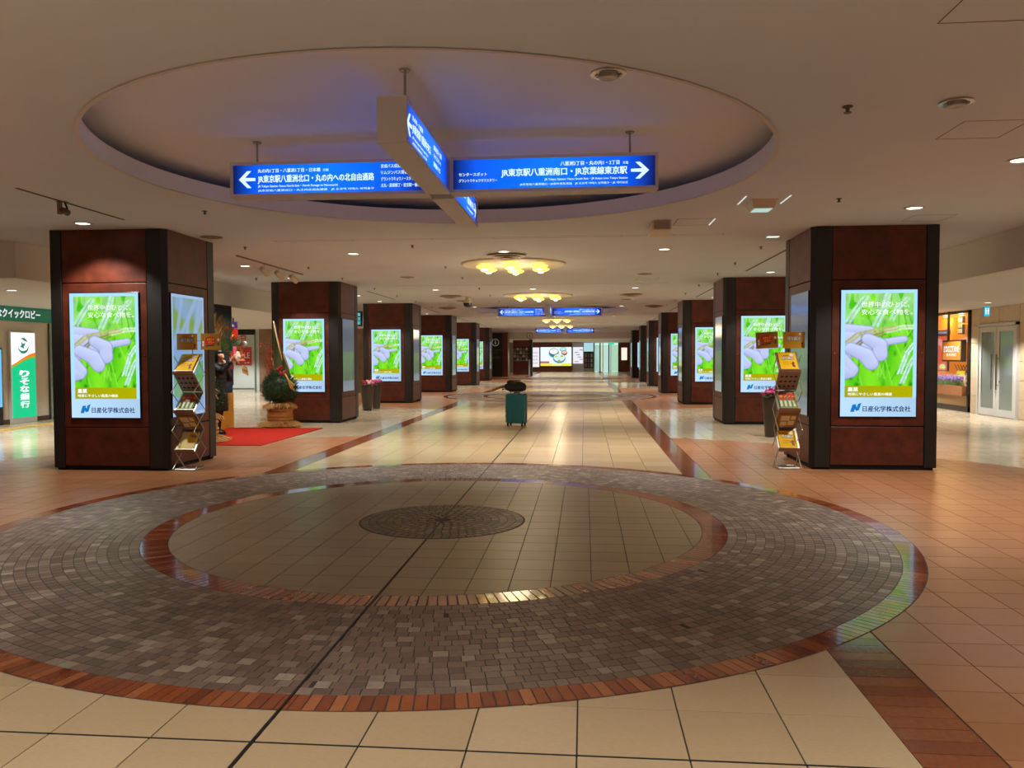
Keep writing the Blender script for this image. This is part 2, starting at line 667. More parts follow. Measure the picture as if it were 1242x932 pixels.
XL, XR, R_REC = -7.72, 5.40, 2.71
cb = MB()
cb.box(-16.8, XL, -6, 10.42, H, H + .06)          # open left aisle near the camera
ys = [-6]
for k, cy in enumerate(CYS):
    cb.box(XL, XR, ys[-1], cy - 3, H, H + .06)
    ys.append(cy + 3)
    cb.box(XL, CX - 3, cy - 3, cy + 3, H, H + .06)
    cb.box(CX + 3, XR, cy - 3, cy + 3, H, H + .06)
    holed(cb, CX - 3, CX + 3, cy - 3, cy + 3, CX, cy, R_REC, H)
cb.box(XL, XR, ys[-1], 55, H, H + .06)
ceiling = struct(cb.build('ceiling', m_ceil))
LOW = 2.5
c2 = MB()
c2.box(-16.8, XL - .1, 10.42, 71, LOW, LOW + .06)
c2.box(XR + .1, 9.6, -6, 71, LOW, LOW + .06)
c2.box(XL, XR, 55.15, 71, 2.56, 2.62)
struct(c2.build('ceiling', mat('side ceiling paint', srgb(228, 226, 224), .85)))
for k, cy in enumerate(CYS):
    MB().lathe([(R_REC, H - .002), (R_REC, H + .155), (3.25, H + .155), (3.25, H + .25), (2.4, H + .268), (1.2, H + .29), (0.0001, H + .3)], 96, (CX, cy, 0)).build('ceiling_recess', m_recess, ceiling, smooth=False)
    lip = MB()
    lip.lathe([(R_REC - .001, H - .006), (R_REC + .03, H - .006)], 96, (CX, cy, 0))
    lip.build('recess_lip', mat('white lip', srgb(210, 200, 190), .6), ceiling)

m_beam = mat('soffit paint', srgb(222, 220, 214), .85)
struct(MB().box(XL - .1, XL, 10.42, 55, LOW, H).build('trim_1', m_beam))
struct(MB().box(-16.8, XL, 10.32, 10.42, LOW, H).build('trim_2', m_beam))
struct(MB().box(XR, XR + .1, -6, 55, LOW, H).build('trim_3', m_beam))
struct(MB().box(XL, XR, 55, 55.15, 2.56, H).build('trim_4', m_beam))

# thin lines in the ceiling: access hatches, the smoke-curtain slot of each bay, air slots over the column rows


def outline(x0, x1, y0, y1, t=.006, z=H, lit=None):
    mb = MB()
    for a in ((x0, x1, y0, y0 + t), (x0, x1, y1 - t, y1), (x0, x0 + t, y0, y1), (x1 - t, x1, y0, y1)):
        mb.box(*a, z - .0015, z + .002)
    return mb.build('access_hatch', m_hatch, ceiling)


outline(1.672, 2.35, 3.40, 4.05); outline(2.56, 3.00, 5.74, 6.2); outline(3.73, 4.19, 9.52, 9.96)
outline(1.07, 1.51, 9.48, 9.96); outline(-2.2, -1.75, 11.9, 12.35) if False else None
for k in range(1, 6):
    outline(3.6, 4.05, 9.5 + BAY * k, 9.95 + BAY * k); outline(1.07, 1.51, 9.48 + BAY * k, 9.96 + BAY * k)
for k in range(7):
    y = 10.70 + BAY * k
    if y > 54:
        continue
    mb = MB()
    mb.box(-4.23, 1.80, y - .004, y + .004, H - .001, H + .002); mb.box(-4.23, 1.80, y + .11, y + .116, H - .001, H + .002)
    for x in (-4.23, -3.15, -2.05, -1.22, .48, 1.17, 1.795):
        mb.box(x, x + .006, y - .03, y + .12, H - .002, H + .002)
    mb.build('curtain_slot', m_hatch, ceiling)
for k in range(7):
    for x, y0, y1 in ((-5.28, 5.0 if k == 0 else 11.9 + BAY * (k - 1) + .2, 8.85 if k == 0 else 15.0 + BAY * (k - 1)), (3.02, 5.4 if k == 0 else 12.4 + 6.75 * (k - 1), 8.6 if k == 0 else 15.5 + 6.75 * (k - 1))):
        if k == 1 and x < 0:
            continue
        if k == 0 and x > 0:
            continue
        if k == 0:
            y0 = 7.1
        if y1 < 54:
            MB().box(x - .018, x + .018, y0, y1, H - .004, H + .002).build('air_slot', mat('slot black', srgb(58, 46, 36), .7), ceiling)

# ------------------------------------------------------------------ walls round the hall
m_stone = piece_mat('stone wall panel', [(0, srgb(196, 172, 138)), (1, srgb(210, 188, 154))], (.35, .5), 12, .08)
m_wall = mat('white wall', srgb(206, 200, 190), .7)
m_bwall = mat('bank wall', srgb(198, 188, 174), .55)
m_plint = mat('brown plinth', srgb(70, 54, 42), .5)
m_wood = mat('brown grained panel', srgb(120, 92, 70), .55, noise=.2, nscale=5)
struct(MB().box(-16.8, 9.6, -6.2, -6, 0, H).build('wall_back', m_wall))
struct(MB().box(-17, -16.8, -6, 71, 0, H).build('wall_left', m_wall))
struct(MB().box(9.36, 9.6, -6, 20.44, 0, LOW).box(9.36, 9.6, 23.8, 71, 0, LOW).box(9.99, 10.05, 20.44, 23.8, 0, LOW + .06).build('wall_right', m_wall))
struct(MB().box(-16.8, 9.6, 71, 71.2, 0, H).build('wall_far', m_wall))
# the bank's front: a block in the left aisle
struct(MB().box(-12.5, -12.14, 10.5, 19.1, .0, LOW).build('wall_bank', m_bwall))
struct(MB().box(-12.137, -12.12, 10.5, 19.1, 0, .1).build('baseboard_left', m_plint))
# rear of the left aisle with the sale posters
wl = struct(MB().box(-16.8, -12.9, 31, 31.2, 0, LOW).build('wall_sale', mat('pale door panel', srgb(196, 206, 200), .45)))
mb = MB()
mb.box(-14.2, -13.08, 30.96, 31, 2.28, 2.5); mb.build('lintel', m_dark, wl)
for x in (-14.22, -13.12):
    MB().box(x, x + .05, 30.95, 31, 0, 2.3).build('door_frame', mat('steel grey', srgb(140, 140, 136), .4, .6), wl)
MB().box(-14.1, -13.15, 30.97, 31, .12, .15).build('door_rail', mat('steel grey', srgb(140, 140, 136), .4, .6), wl)
struct(MB().box(-12.9, -XL * 0 - 7.8, 30.9, 31.1, 0, LOW).build('wall_wood', m_wood))

# stone panels on the right wall around the double door
wr = bpy.data.objects['wall_right']
me_cache = {}


def stone(y0, y1, z0, z1):
    w_, h_ = y1 - y0, z1 - z0
    k = (round(w_, 3), round(h_, 3))
    if k not in me_cache:
        g = .003
        mb = MB()
        a, b = w_ / 2 - g, h_ / 2 - g
        c = .003
        mb.add([(0, -a, -b), (0, a, -b), (0, a, b), (0, -a, b), (-.012, -a + c, -b + c), (-.012, a - c, -b + c), (-.012, a - c, b - c), (-.012, -a + c, b - c)],
               [(4, 7, 6, 5), (0, 4, 5, 1), (1, 5, 6, 2), (2, 6, 7, 3), (3, 7, 4, 0)])
        me = bpy.data.meshes.new('stone_panel'); me.from_pydata(mb.v, [], mb.f); me.materials.append(m_stone); me.update()
        me_cache[k] = me
    o = link('stone_panel', me_cache[k], wr); o.location = (9.36, (y0 + y1) / 2, (z0 + z1) / 2)


for i, z in enumerate((0, .42, .84, 1.26, 1.68, 2.1)):
    z1 = min(z + .42, LOW)
    for y in (14.6, 15.5, 16.4, 17.3):
        stone(y, y + .9 if y < 17 else 18.25, z, z1)
    stone(20.0, 20.42, z, z1)
for y in (18.25, 19.13):
    stone(y, y + .875, 2.14, 2.5)

# ------------------------------------------------------------------ advertising pictures (flat, on lit screens)
GX, GY = 100, 176


def grid_picture(name, w_, h_, rgb, m, gx=None, gy=None):
    """flat picture in the XZ plane facing -Y, x 0..w, z 0..h; rgb[row from the top, column]"""
    ny, nx = rgb.shape[:2]
    xs, zs = np.linspace(0, w_, nx), np.linspace(h_, 0, ny)
    X, Z = np.meshgrid(xs, zs)
    V = np.stack([X, np.zeros_like(X), Z], -1).reshape(-1, 3)
    i = np.arange(ny * nx).reshape(ny, nx)
    Q = np.stack([i[1:, :-1], i[1:, 1:], i[:-1, 1:], i[:-1, :-1]], -1).reshape(-1, 4)
    me = np_mesh(name, V, Q, m)
    a = me.color_attributes.new('Col', 'FLOAT_COLOR', 'POINT')
    c = np.concatenate([rgb.reshape(-1, 3), np.ones((ny * nx, 1))], 1).astype(np.float32)
    a.data.foreach_set('color', c.ravel())
    return me


def lin(r, g, b):
    return np.array(srgb(r, g, b)[:3])


def mix(img, mask, col):
    mask = np.clip(mask, 0, 1)[..., None]
    return img * (1 - mask) + np.asarray(col) * mask


def seg_d(X, Y, a, b):
    a, b = np.array(a, float), np.array(b, float)
    d = b - a
    t = np.clip(((X - a[0]) * d[0] + (Y - a[1]) * d[1]) / (d @ d), 0, 1)
    return np.hypot(X - a[0] - t * d[0], Y - a[1] - t * d[1]), t


def smooth_noise(ny, nx, cy, cx, rng):
    g = rng.random((cy + 2, cx + 2))
    y = np.linspace(0, cy, ny)[:, None]; x = np.linspace(0, cx, nx)[None]
    iy, ix = y.astype(int), x.astype(int)
    fy, fx = y - iy, x - ix
    fy, fx = fy * fy * (3 - 2 * fy), fx * fx * (3 - 2 * fx)
    return g[iy, ix] * (1 - fy) * (1 - fx) + g[iy + 1, ix] * fy * (1 - fx) + g[iy, ix + 1] * (1 - fy) * fx + g[iy + 1, ix + 1] * fy * fx


def ad_picture():
    """a gloved hand among rice ears over an olive band and a white foot"""
    rng = np.random.default_rng(5)
    U, V = np.meshgrid(np.linspace(0, 1, GX), np.linspace(0, 1, GY))
    X, Y = U * 450, V * 850          # picture units
    img = np.zeros((GY, GX, 3)) + lin(186, 226, 255)
    n1, n2 = smooth_noise(GY, GX, 9, 5, rng), smooth_noise(GY, GX, 16, 14, rng)
    green = lin(70, 190, 20) * (1 - n1[..., None]) + lin(150, 240, 40) * n1[..., None]
    green = mix(green, (n2 - .62) * 3, lin(30, 140, 20))
    green = mix(green, np.clip((.35 - V) * 2.2, 0, .55) * (n2 > .3), lin(190, 235, 150))
    for _ in range(60):               # blades
        x0 = rng.uniform(0, 450); y0 = rng.uniform(250, 680); dx = rng.uniform(-60, 60); ln = rng.uniform(60, 190)
        d, _t = seg_d(X, Y, (x0, y0), (x0 + dx, y0 - ln))
        green = mix(green, np.clip(1 - d / rng.uniform(4, 9), 0, 1) * .7, [lin(120, 225, 20), lin(40, 150, 15), lin(170, 245, 80)][rng.integers(3)])
    def ear(pts, wd, col, al=.85, step=15):
        nonlocal green
        pts = np.array(pts, float)
        for a, b in zip(pts[:-1], pts[1:]):
            L = np.hypot(*(b - a)); k = max(1, int(L / step))
            dirn = (b - a) / L; nrm = np.array([-dirn[1], dirn[0]])
            for q in range(k):
                for s in (-1, 1):
                    p = a + (b - a) * (q + .5 * (s > 0)) / k + nrm * s * wd * .55
                    e = p + dirn * step * .8 + nrm * s * wd * .3
                    d, _t = seg_d(X, Y, p, e)
                    green = mix(green, np.clip((wd * .55 - d) / 2.5, 0, 1) * al, col * rng.uniform(.8, 1.1))
    white = lin(225, 240, 235)
    ear([(280, 20), (260, 110), (205, 240)], 16, white, .6)
    ear([(150, 40), (90, 130), (40, 215)], 16, white, .55)
    ear([(400, 50), (330, 130), (300, 200)], 14, white, .5)
    ear([(445, 250), (370, 250), (270, 275)], 13, lin(236, 240, 200), .85)
    ear([(440, 355), (395, 420), (350, 560)], 12, white, .85)
    ear([(448, 430), (410, 500), (365, 625)], 12, white, .85)
    glove, edge = lin(222, 222, 252), lin(112, 100, 150)
    def finger(*segs):
        """one finger: tapering segments merged, then shaded from above with a thin dark rim"""
        nonlocal green
        f = np.full(X.shape, 9e9); yc = np.zeros(X.shape); rr_ = np.ones(X.shape)
        for a, b, r0, r1 in segs:
            d, t = seg_d(X, Y, a, b)
            r = r0 + (r1 - r0) * t
            better = d - r < f
            f = np.where(better, d - r, f); yc = np.where(better, a[1] + (b[1] - a[1]) * t, yc); rr_ = np.where(better, r, rr_)
        m_ = np.clip(-f / 3, 0, 1)
        rim = np.clip(-f / 9, 0, 1)
        down = np.clip(.55 - (Y - yc) / (2.4 * rr_), 0, 1)
        k = (rim * (.5 + .5 * down))[..., None]
        green = green * (1 - m_[..., None]) + (edge * (1 - k) + glove * k) * m_[..., None]
    finger(((-60, 300), (60, 330), 80, 66), ((-40, 262), (175, 268), 50, 28), ((-40, 420), (30, 400), 84, 64))
    finger(((150, 378), (262, 350), 34, 27), ((262, 350), (375, 330), 27, 25))
    finger(((-40, 545), (30, 545), 64, 56), ((10, 462), (66, 534), 42, 45), ((66, 534), (60, 552), 45, 40))
    ear([(20, 370), (100, 300), (210, 275), (330, 255)], 14, lin(200, 190, 120), .95, 13)
    ear([(60, 400), (140, 330), (260, 290)], 11, lin(150, 130, 80), .9, 13)
    finger(((160, 328), (232, 368), 40, 48), ((232, 368), (236, 436), 48, 46))
    finger(((60, 392), (150, 438), 42, 52), ((150, 438), (184, 494), 52, 46))
    inside = (X > 26) & (X < 428) & (Y > 22) & (Y < 720)
    img[inside] = green[inside]
    band = (X > 26) & (X < 428) & (Y > 645) & (Y < 722)
    img[band] = (lin(176, 166, 10) * (1 - U[..., None]) + lin(190, 176, 0) * U[..., None])[band]
    foot = Y > 722
    img *= np.array([.84, .97, 1.06])
    img[foot] = (lin(186, 222, 255) * (1 - U[..., None] * .2))[foot]
    return img


def pale_picture():
    """the same screen seen at another moment: pale rice leaves over a meadow"""
    rng = np.random.default_rng(9)
    U, V = np.meshgrid(np.linspace(0, 1, 60), np.linspace(0, 1, 106))
    img = np.zeros((106, 60, 3)) + lin(140, 178, 226)
    n = smooth_noise(106, 60, 12, 5, rng)
    top = V < .44
    img = mix(img, np.where(top, (n - .34) * 2.6, 0) * .85, lin(136, 172, 84))
    img = mix(img, np.where((V > .66) & (V < .84), .85, 0), lin(130, 180, 110))
    img = mix(img, np.where((V > .5) & (V < .72) & (n > .55), .8, 0), lin(96, 170, 80))
    for a, b in (((.75, .02), (.5, .2)), ((.5, .2), (.42, .42)), ((.95, .12), (.6, .42)), ((.3, .05), (.12, .4)), ((.62, .1), (.25, .35)), ((.88, .02), (.7, .3))):
        d, _ = seg_d(U, V * 1.77, (a[0], a[1] * 1.77), (b[0], b[1] * 1.77))
        img = mix(img, np.clip((.06 - d) / .03, 0, 1) * .9, lin(160, 190, 226))
    e = (U < .04) | (U > .96) | (V < .022) | (V > .978)
    img[e] = lin(168, 204, 246)
    return img * .8


def dim_picture():
    """dull side screen with reflections painted in: soft grey blue with a green foot"""
    rng = np.random.default_rng(12)
    U, V = np.meshgrid(np.linspace(0, 1, 24), np.linspace(0, 1, 60))
    n = smooth_noise(60, 24, 8, 3, rng)
    img = np.zeros((60, 24, 3)) + lin(86, 92, 98)
    img = mix(img, np.clip((.35 - V) * 2, 0, 1), lin(78, 96, 120))  # bluish reflection painted into the top of the picture
    img = mix(img, np.where((V > .45) & (V < .85), n, 0) * .8, lin(96, 122, 70))
    img = mix(img, np.where(V > .85, .6, 0), lin(120, 140, 150))
    return img * 1.1


M_SCREEN = attr_mat('lit screen picture', S_SCREEN * 1.08, .12)
M_PALE = attr_mat('lit screen pale', S_SCREEN, .1)
M_GLOW = emat('screen lettering', (1, 1, 1, 1), 1.15)
M_NAVY = emat('screen navy lettering', srgb(30, 56, 110), .9)
M_LOGO = emat('screen logo', srgb(20, 120, 200), 1.0)
M_BEZ = mat('screen bezel', srgb(14, 16, 30), .25)
SW, SH, SZ = .896, 1.55, .662
ME_AD = grid_picture('screen_picture', SW, SH, ad_picture(), M_SCREEN)
ME_PALE = grid_picture('screen_picture', .85, SH, pale_picture(), M_PALE)
ME_DIM = grid_picture('screen_picture', .82, SH, dim_picture(), M_PALE)


def px_u(x):
    return (x - 40) / 455 * SW


def px_v(y):
    return SH * (1 - (y - 33) / 850)


mb = MB()
letters(mb, '世界中のひとに、', px_u(162), px_u(448), px_v(150), px_v(112), -.004, .0)
letters(mb, '安心な食べ物を。', px_u(162), px_u(468), px_v(200), px_v(162), -.004, .0)
letters(mb, '農業', px_u(84), px_u(146), px_v(714), px_v(686), -.004, .02)
letters(mb, '地球にやさしい農業の機能', px_u(84), px_u(352), px_v(742), px_v(722), -.004, .01)
me_let = mb.build('lettering', M_GLOW); ME_LET = me_let.data
mb = MB()
letters(mb, '日産化学株式会社', px_u(176), px_u(462), px_v(850), px_v(812), -.004, .025)
o_ = mb.build('lettering', M_NAVY); ME_LET2 = o_.data
mb = MB()
lx, lz = px_u(100), px_v(852)
k_ = .0021
mb.poly([(lx, -.004, lz), (lx + 22 * k_, -.004, lz), (lx + 36 * k_, -.004, lz + 46 * k_), (lx + 12 * k_, -.004, lz + 40 * k_)])
mb.poly([(lx + 14 * k_, -.004, lz + 44 * k_), (lx + 30 * k_, -.004, lz + 44 * k_), (lx + 46 * k_, -.004, lz + 8 * k_), (lx + 32 * k_, -.004, lz + 6 * k_)])
mb.poly([(lx + 32 * k_, -.0041, lz + 6 * k_), (lx + 50 * k_, -.0041, lz + 10 * k_), (lx + 64 * k_, -.0041, lz + 54 * k_), (lx + 44 * k_, -.0041, lz + 46 * k_)])
o2_ = mb.build('emblem', M_LOGO); ME_LOGO = o2_.data
for o in (me_let, o_, o2_):
    bpy.data.objects.remove(o)

# ------------------------------------------------------------------ columns
m_panel = mat('dark red column panel', srgb(86, 37, 21), .42, noise=.36, nscale=7, bump=.03, bscale=14, spec=.4)
m_strip = mat('black corner strip', srgb(30, 27, 24), .45)
m_core = mat('column core', srgb(12, 10, 9), .8)
HX, HY = .75, .645


def slab(mb, side, a0, a1, z0, z1, out=.0, th=.03):
    """a flat cladding panel on one side of the column; a along the side"""
    if side == 'front':
        return mb.bbox(a0, a1, -HY - out, -HY + th, z0, z1, .004)
    if side == 'back':
        return mb.bbox(a0, a1, HY - th, HY + out, z0, z1, .004)
    if side == 'right':
        return mb.bbox(HX - th, HX + out, a0, a1, z0, z1, .004)
    return mb.bbox(-HX - out, -HX + th, a0, a1, z0, z1, .004)


def screen_at(root, me_pic, w_, mat4, ad=False):
    s = MB().bbox(-.012, w_ + .012, -.014, .02, -.012, SH + .012, .004).build('screen', M_BEZ, root)
    s.matrix_local = mat4
    p = link('picture', me_pic, s); p.location = (0, -.016, 0)
    if ad:
        for nm, me in (('lettering', ME_LET), ('lettering', ME_LET2), ('emblem', ME_LOGO)):
            q = link(nm, me, s); q.location = (0, -.016, 0)
    return s


def make_column(inner, top=H):
    """inner: +1 when the corridor lies on the column's +X side"""
    r = thing('column', '', 'column')
    MB().box(-HX + .028, HX - .028, -HY + .028, HY - .028, .0, top).build('core', m_core, r)
    f = lambda a0, a1: (min(inner * a0, inner * a1), max(inner * a0, inner * a1))
    p0, p1 = f(-.598, .505)
    zs = ((.06, .532), (.546, 2.333), (2.347, top - .004))
    for z0, z1 in zs:
        mb = slab(MB(), 'front', p0, p1, z0, z1); mb.build('panel', m_panel, r)
    mb = slab(MB(), 'front', *f(-HX, -.606), .03, top - .002, .004); mb.build('corner_strip', m_strip, r)
    c = .055
    pts = [(.513, -HY - .004), (HX - c, -HY - .004), (HX + .004, -HY + c), (HX + .004, -HY + c + .012), (HX - .03, -HY + .08), (.513, -HY + .03)]
    pts = [(inner * x, y) for x, y in pts]
    if inner < 0:
        pts.reverse()
    MB().prism(pts, .03, top - .002).build('corner_strip', m_strip, r)
    side, oside = ('right', 'left') if inner > 0 else ('left', 'right')
    for z0, z1 in zs:
        slab(MB(), side, -HY + .076, .452, z0, z1).build('panel', m_panel, r)
        slab(MB(), oside, -HY + .06, HY - .12, z0, z1).build('panel', m_panel, r)
        slab(MB(), 'back', -HX + .15, HX - .15, z0, z1).build('panel', m_panel, r)
    slab(MB(), side, .46, HY, .03, top - .002, .004).build('corner_strip', m_strip, r)
    slab(MB(), oside, HY - .112, HY, .03, top - .002, .003).build('corner_strip', m_strip, r)
    slab(MB(), 'back', -HX, -HX + .142, .03, top - .002, .004).build('corner_strip', m_strip, r)
    slab(MB(), 'back', HX - .142, HX, .03, top - .002, .004).build('corner_strip', m_strip, r)
    for x in ((p0 + p1) / 2 - .515, (p0 + p1) / 2 + .515):
        MB().tube([(x, -HY - .004, 1.44), (x, -HY + .002, 1.44)], .011, 8).build('lock', mat('steel', srgb(170, 168, 164), .3, 1), r)
    return r, (p0 + p1) / 2


def dress(r, xm, inner, me_side, sw):
    screen_at(r, ME_AD, SW, Matrix.Translation((xm - SW / 2, -HY - .001, SZ)), True)
    if me_side is None:
        return
    y0 = -HY + .10 if inner > 0 else -HY + .10
    if inner > 0:   # facing +X: picture x runs along +Y
        m4 = Matrix.Translation((HX + .001, y0, SZ)) @ Matrix.Rotation(PI / 2, 4, 'Z')
    else:           # facing -X: picture x runs along -Y
        m4 = Matrix.Translation((-HX - .001, y0 + sw, SZ)) @ Matrix.Rotation(-PI / 2, 4, 'Z')
    screen_at(r, me_side, sw, m4)


L_Y = [9.50 + 7.11 * k for k in range(6)]
R_Y = [10.2, 16.7, 23.4, 30.2, 37.0, 43.2, 51.2]
R_X = [2.785, 2.82, 2.81, 2.84, 2.92, 2.97, 2.99]
protoL, xmL = make_column(1)
protoR, xmR = make_column(-1)


def copy_parts(p):
    r = p.copy(); COL.objects.link(r)
    for c in p.children:
        d = c.copy(); COL.objects.link(d); d.parent = r
    return r


sets = []
for row, ys_, proto, xm, inner in (('left', L_Y, protoL, xmL, 1), ('right', R_Y, protoR, xmR, -1)):
    for k, y in enumerate(ys_):
        r = proto if k == 0 else copy_parts(proto)
        xi = (-5.147 - (.22 if k == 5 else 0)) if inner > 0 else R_X[k]
        r.location = (xi - inner * HX, y + HY, 0)
        lab = f'dark red and black column with lit rice field screen, {ORD[k]} in the {row} row'
        tag(r, lab, 'column', f'columns of the {row} row')
        sets.append((r, xm, inner, k))
for r, xm, inner, k in sets:
    me_side, sw = ((ME_PALE, .85) if k < 1 else (ME_DIM, .82)) if inner > 0 else (ME_DIM, .82)
    dress(r, xm, inner, me_side, sw)
# last right column under the lowered ceiling
r, xm = make_column(-1, 2.55)
r.location = (3.3 + HX, 58.6, 0)
tag(r, 'dark column with lit screen standing under the lowered ceiling at the far right', 'column')
dress(r, xm, -1, None, 0)

# ------------------------------------------------------------------ hanging direction signs
m_alu = mat('painted sign housing', srgb(206, 200, 204), .45)
M_WHITE = emat('sign lettering', srgb(214, 244, 255), 1.15)


def blue_face_mat():
    m, t, b = nt('backlit blue')
    tc = t.nodes.new('ShaderNodeTexCoord')
    sp = t.nodes.new('ShaderNodeSeparateXYZ')
    t.links.new(tc.outputs['Generated'], sp.inputs[0])
    r = t.nodes.new('ShaderNodeValToRGB')
    e = r.color_ramp.elements
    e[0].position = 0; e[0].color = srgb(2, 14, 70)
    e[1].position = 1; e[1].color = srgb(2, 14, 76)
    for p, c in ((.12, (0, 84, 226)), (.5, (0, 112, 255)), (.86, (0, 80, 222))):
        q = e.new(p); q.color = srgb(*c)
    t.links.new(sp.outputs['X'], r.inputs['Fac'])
    b.inputs['Base Color'].default_value = (0, 0, 0, 1)
    b.inputs['Roughness'].default_value = .25
    t.links.new(r.outputs['Color'], b.inputs['Emission Color'])
    b.inputs['Emission Strength'].default_value = 1.3
    m.cycles.emission_sampling = 'NONE'
    return m


M_BLUE = blue_face_mat()


def arrow(mb, x0, x1, z0, z1, y, left=True):
    zc, h = (z0 + z1) / 2, z1 - z0
    t = h * .17
    def P(u, z):
        return ((x0 + (x1 - x0) * u) if left else (x1 - (x1 - x0) * u), y, z)
    polys = [[P(.0, zc), P(.5, z1), P(.76, z1), P(.28, zc)], [P(.0, zc), P(.28, zc), P(.76, z0), P(.5, z0)], [P(.22, zc - t / 2 - .004), P(1, zc - t / 2), P(1, zc + t / 2), P(.22, zc + t / 2 + .004)]]
    for p in polys:
        mb.poly(p if left else p[::-1])
    return mb


def sign_arm(root, w_, text, mat4, depth=.19):
    """a light box 0..w wide with lettering on the side facing -Y; hangs from z=0.297 down"""
    h_ = .297
    b = MB()
    f = .026
    b.box(0, w_, .012, depth - .012, 0, h_)
    for y0, y1 in ((0, .0125), (depth - .0125, depth)):
        for a in ((0, w_, 0, f), (0, w_, h_ - f, h_), (0, f, f, h_ - f), (w_ - f, w_, f, h_ - f)):
            b.box(a[0], a[1], y0, y1, a[2], a[3])
    hs = b.build('housing', m_alu, root); hs.matrix_local = mat4
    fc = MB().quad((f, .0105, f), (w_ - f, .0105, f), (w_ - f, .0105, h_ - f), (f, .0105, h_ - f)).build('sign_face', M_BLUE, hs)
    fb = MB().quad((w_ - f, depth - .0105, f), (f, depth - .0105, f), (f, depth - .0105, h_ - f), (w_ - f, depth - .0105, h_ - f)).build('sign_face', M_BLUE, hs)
    mb = MB(); text(mb, w_, .008)
    if mb.v:
        mb.build('lettering', M_WHITE, hs)
    return hs


def t_left(mb, w_, y):      # x measured from -3.035
    X = lambda x: x + 3.035
    arrow(mb, .075, .222, .078, .222, y)
    letters(mb, '丸の内1丁目・八重洲1丁目・日本橋', X(-2.791), X(-2.241), .205, .238, y, .02)
    letters(mb, '方面', X(-2.219), X(-2.169), .207, .23, y, .01)
    letters(mb, 'JR東京駅八重洲北口・丸の内への北自由通路', X(-2.791), X(-1.776), .112, .184, y, .03)
    letters(mb, 'JR Tokyo Station Yaesu North Exit・North Passage to Marunouchi', X(-2.791), X(-2.09), .076, .1, y, .015)
    letters(mb, 'JR东京站八重洲北口・丸之内北自由通道　JR 도쿄역 야에스 북쪽출구', X(-2.791), X(-1.776), .042, .064, y, .01)
    for i, s in enumerate(('京成バス成田空港行', 'リムジンバス発着所', 'グラントウキョウノースタワー', '大丸・黒塀横丁・東京駅一番街')):
        letters(mb, s, X(-1.715), X(-1.715) + (.25, .26, .3, .335)[i], .222 - .054 * i, .254 - .054 * i, y, .012)


def t_right(mb, w_, y):     # x measured from -1.125
    X = lambda x: x + 1.125
    arrow(mb, X(.377), X(.525), .085, .222, y, False)
    letters(mb, '八重洲2丁目・丸の内1・2丁目', X(-.201), X(.283), .205, .24, y, .02)
    letters(mb, '方面', X(.31), X(.355), .207, .23, y, .01)
    letters(mb, 'JR東京駅八重洲南口・JR京葉線東京駅', X(-.694), X(.345), .118, .19, y, .03)
    letters(mb, 'JR Tokyo Station Yaesu South Exit・JR Keiyo Line Tokyo Station', X(-.334), X(.35), .082, .103, y, .015)
    letters(mb, 'JR东京站八重洲南口・JR京叶线东京站　JR 도쿄역 야에스 남쪽출구・JR 게이요선', X(-.54), X(.35), .045, .067, y, .01)
    letters(mb, 'センタースポット', X(-1.052), X(-.816), .135, .165, y, .015)
    letters(mb, 'グラントウキョウサウスタワー', X(-1.052), X(-.73), .085, .112, y, .012)


def t_near(mb, w_, y):      # arm towards the camera, read from +X
    arrow(mb, .05, .2, .075, .222, y)
    letters(mb, '丸の内・八重洲', .22, .56, .205, .24, y, .02)
    letters(mb, 'JR東京駅八重洲中央口', .22, .84, .118, .19, y, .03)
    letters(mb, 'JR Tokyo Station Yaesu Central Exit', .22, .74, .08, .102, y, .015)
    letters(mb, 'JR东京站八重洲中央口　JR 도쿄역', .22, .7, .044, .066, y, .01)
    for i, s in enumerate(('成田空港・羽田', 'キッチンストリート', '新幹線のりば')):
        letters(mb, s, .97, 1.3 - .03 * i, .2 - .062 * i, .24 - .062 * i, y, .015)


def t_far(mb, w_, y):
    arrow(mb, w_ - .22, w_ - .07, .075, .222, y, False)
    letters(mb, '八重洲地下街', w_ - .72, w_ - .26, .13, .2, y, .03)
    letters(mb, 'Yaesu Shopping Mall', w_ - .72, w_ - .3, .07, .1, y, .015)
    letters(mb, '外堀地下1番通り', w_ - 1.35, w_ - .8, .14, .19, y, .02)
    arrow(mb, .04, .14, .09, .2, y)


def make_sign():
    r = thing('direction_sign', 'big cross-shaped blue lit direction sign hanging in the nearest round ceiling recess', 'sign', (CX, CY, 2.79))
    I = Matrix.Translation
    sign_arm(r, 1.72, t_left, I((-1.815, -.095, 0)))
    sign_arm(r, 1.725, t_right, I((.097, -.095, 0)))
    RZ = Matrix.Rotation(PI / 2, 4, 'Z')
    sign_arm(r, 1.645, t_near, I((.095, -1.74, -.012)) @ RZ)
    sign_arm(r, 1.57, t_far, I((.095, .097, -.012)) @ RZ)
    for x, y, z in ((-1.61, 0, .49), (1.595, 0, .49), (.06, -1.62, .487), (0, 1.45, .487)):
        mb = MB().tube([(x, y, .285), (x, y, z)], .009, 8)
        mb.lathe([(.03, z - .012), (.04, z - .002)], 12, (x, y, 0))
        mb.build('hanging_rod', mat('grey rod', srgb(150, 144, 140), .5, .2), r)
    return r


def copy_deep(root, loc, label):
    r = root.copy(); COL.objects.link(r); r.location = loc; r['label'] = label
    for c in root.children:
        d = c.copy(); COL.objects.link(d); d.parent = r
        for g in c.children:
            e = g.copy(); COL.objects.link(e); e.parent = d
    return r


sg = make_sign()
copy_deep(sg, (CX, CYS[1], 2.79), 'middle one of the three cross-shaped blue lit direction signs along the hall')
copy_deep(sg, (CX, CYS[2], 2.79), 'small distant cross-shaped blue lit sign hanging in front of the far beam')

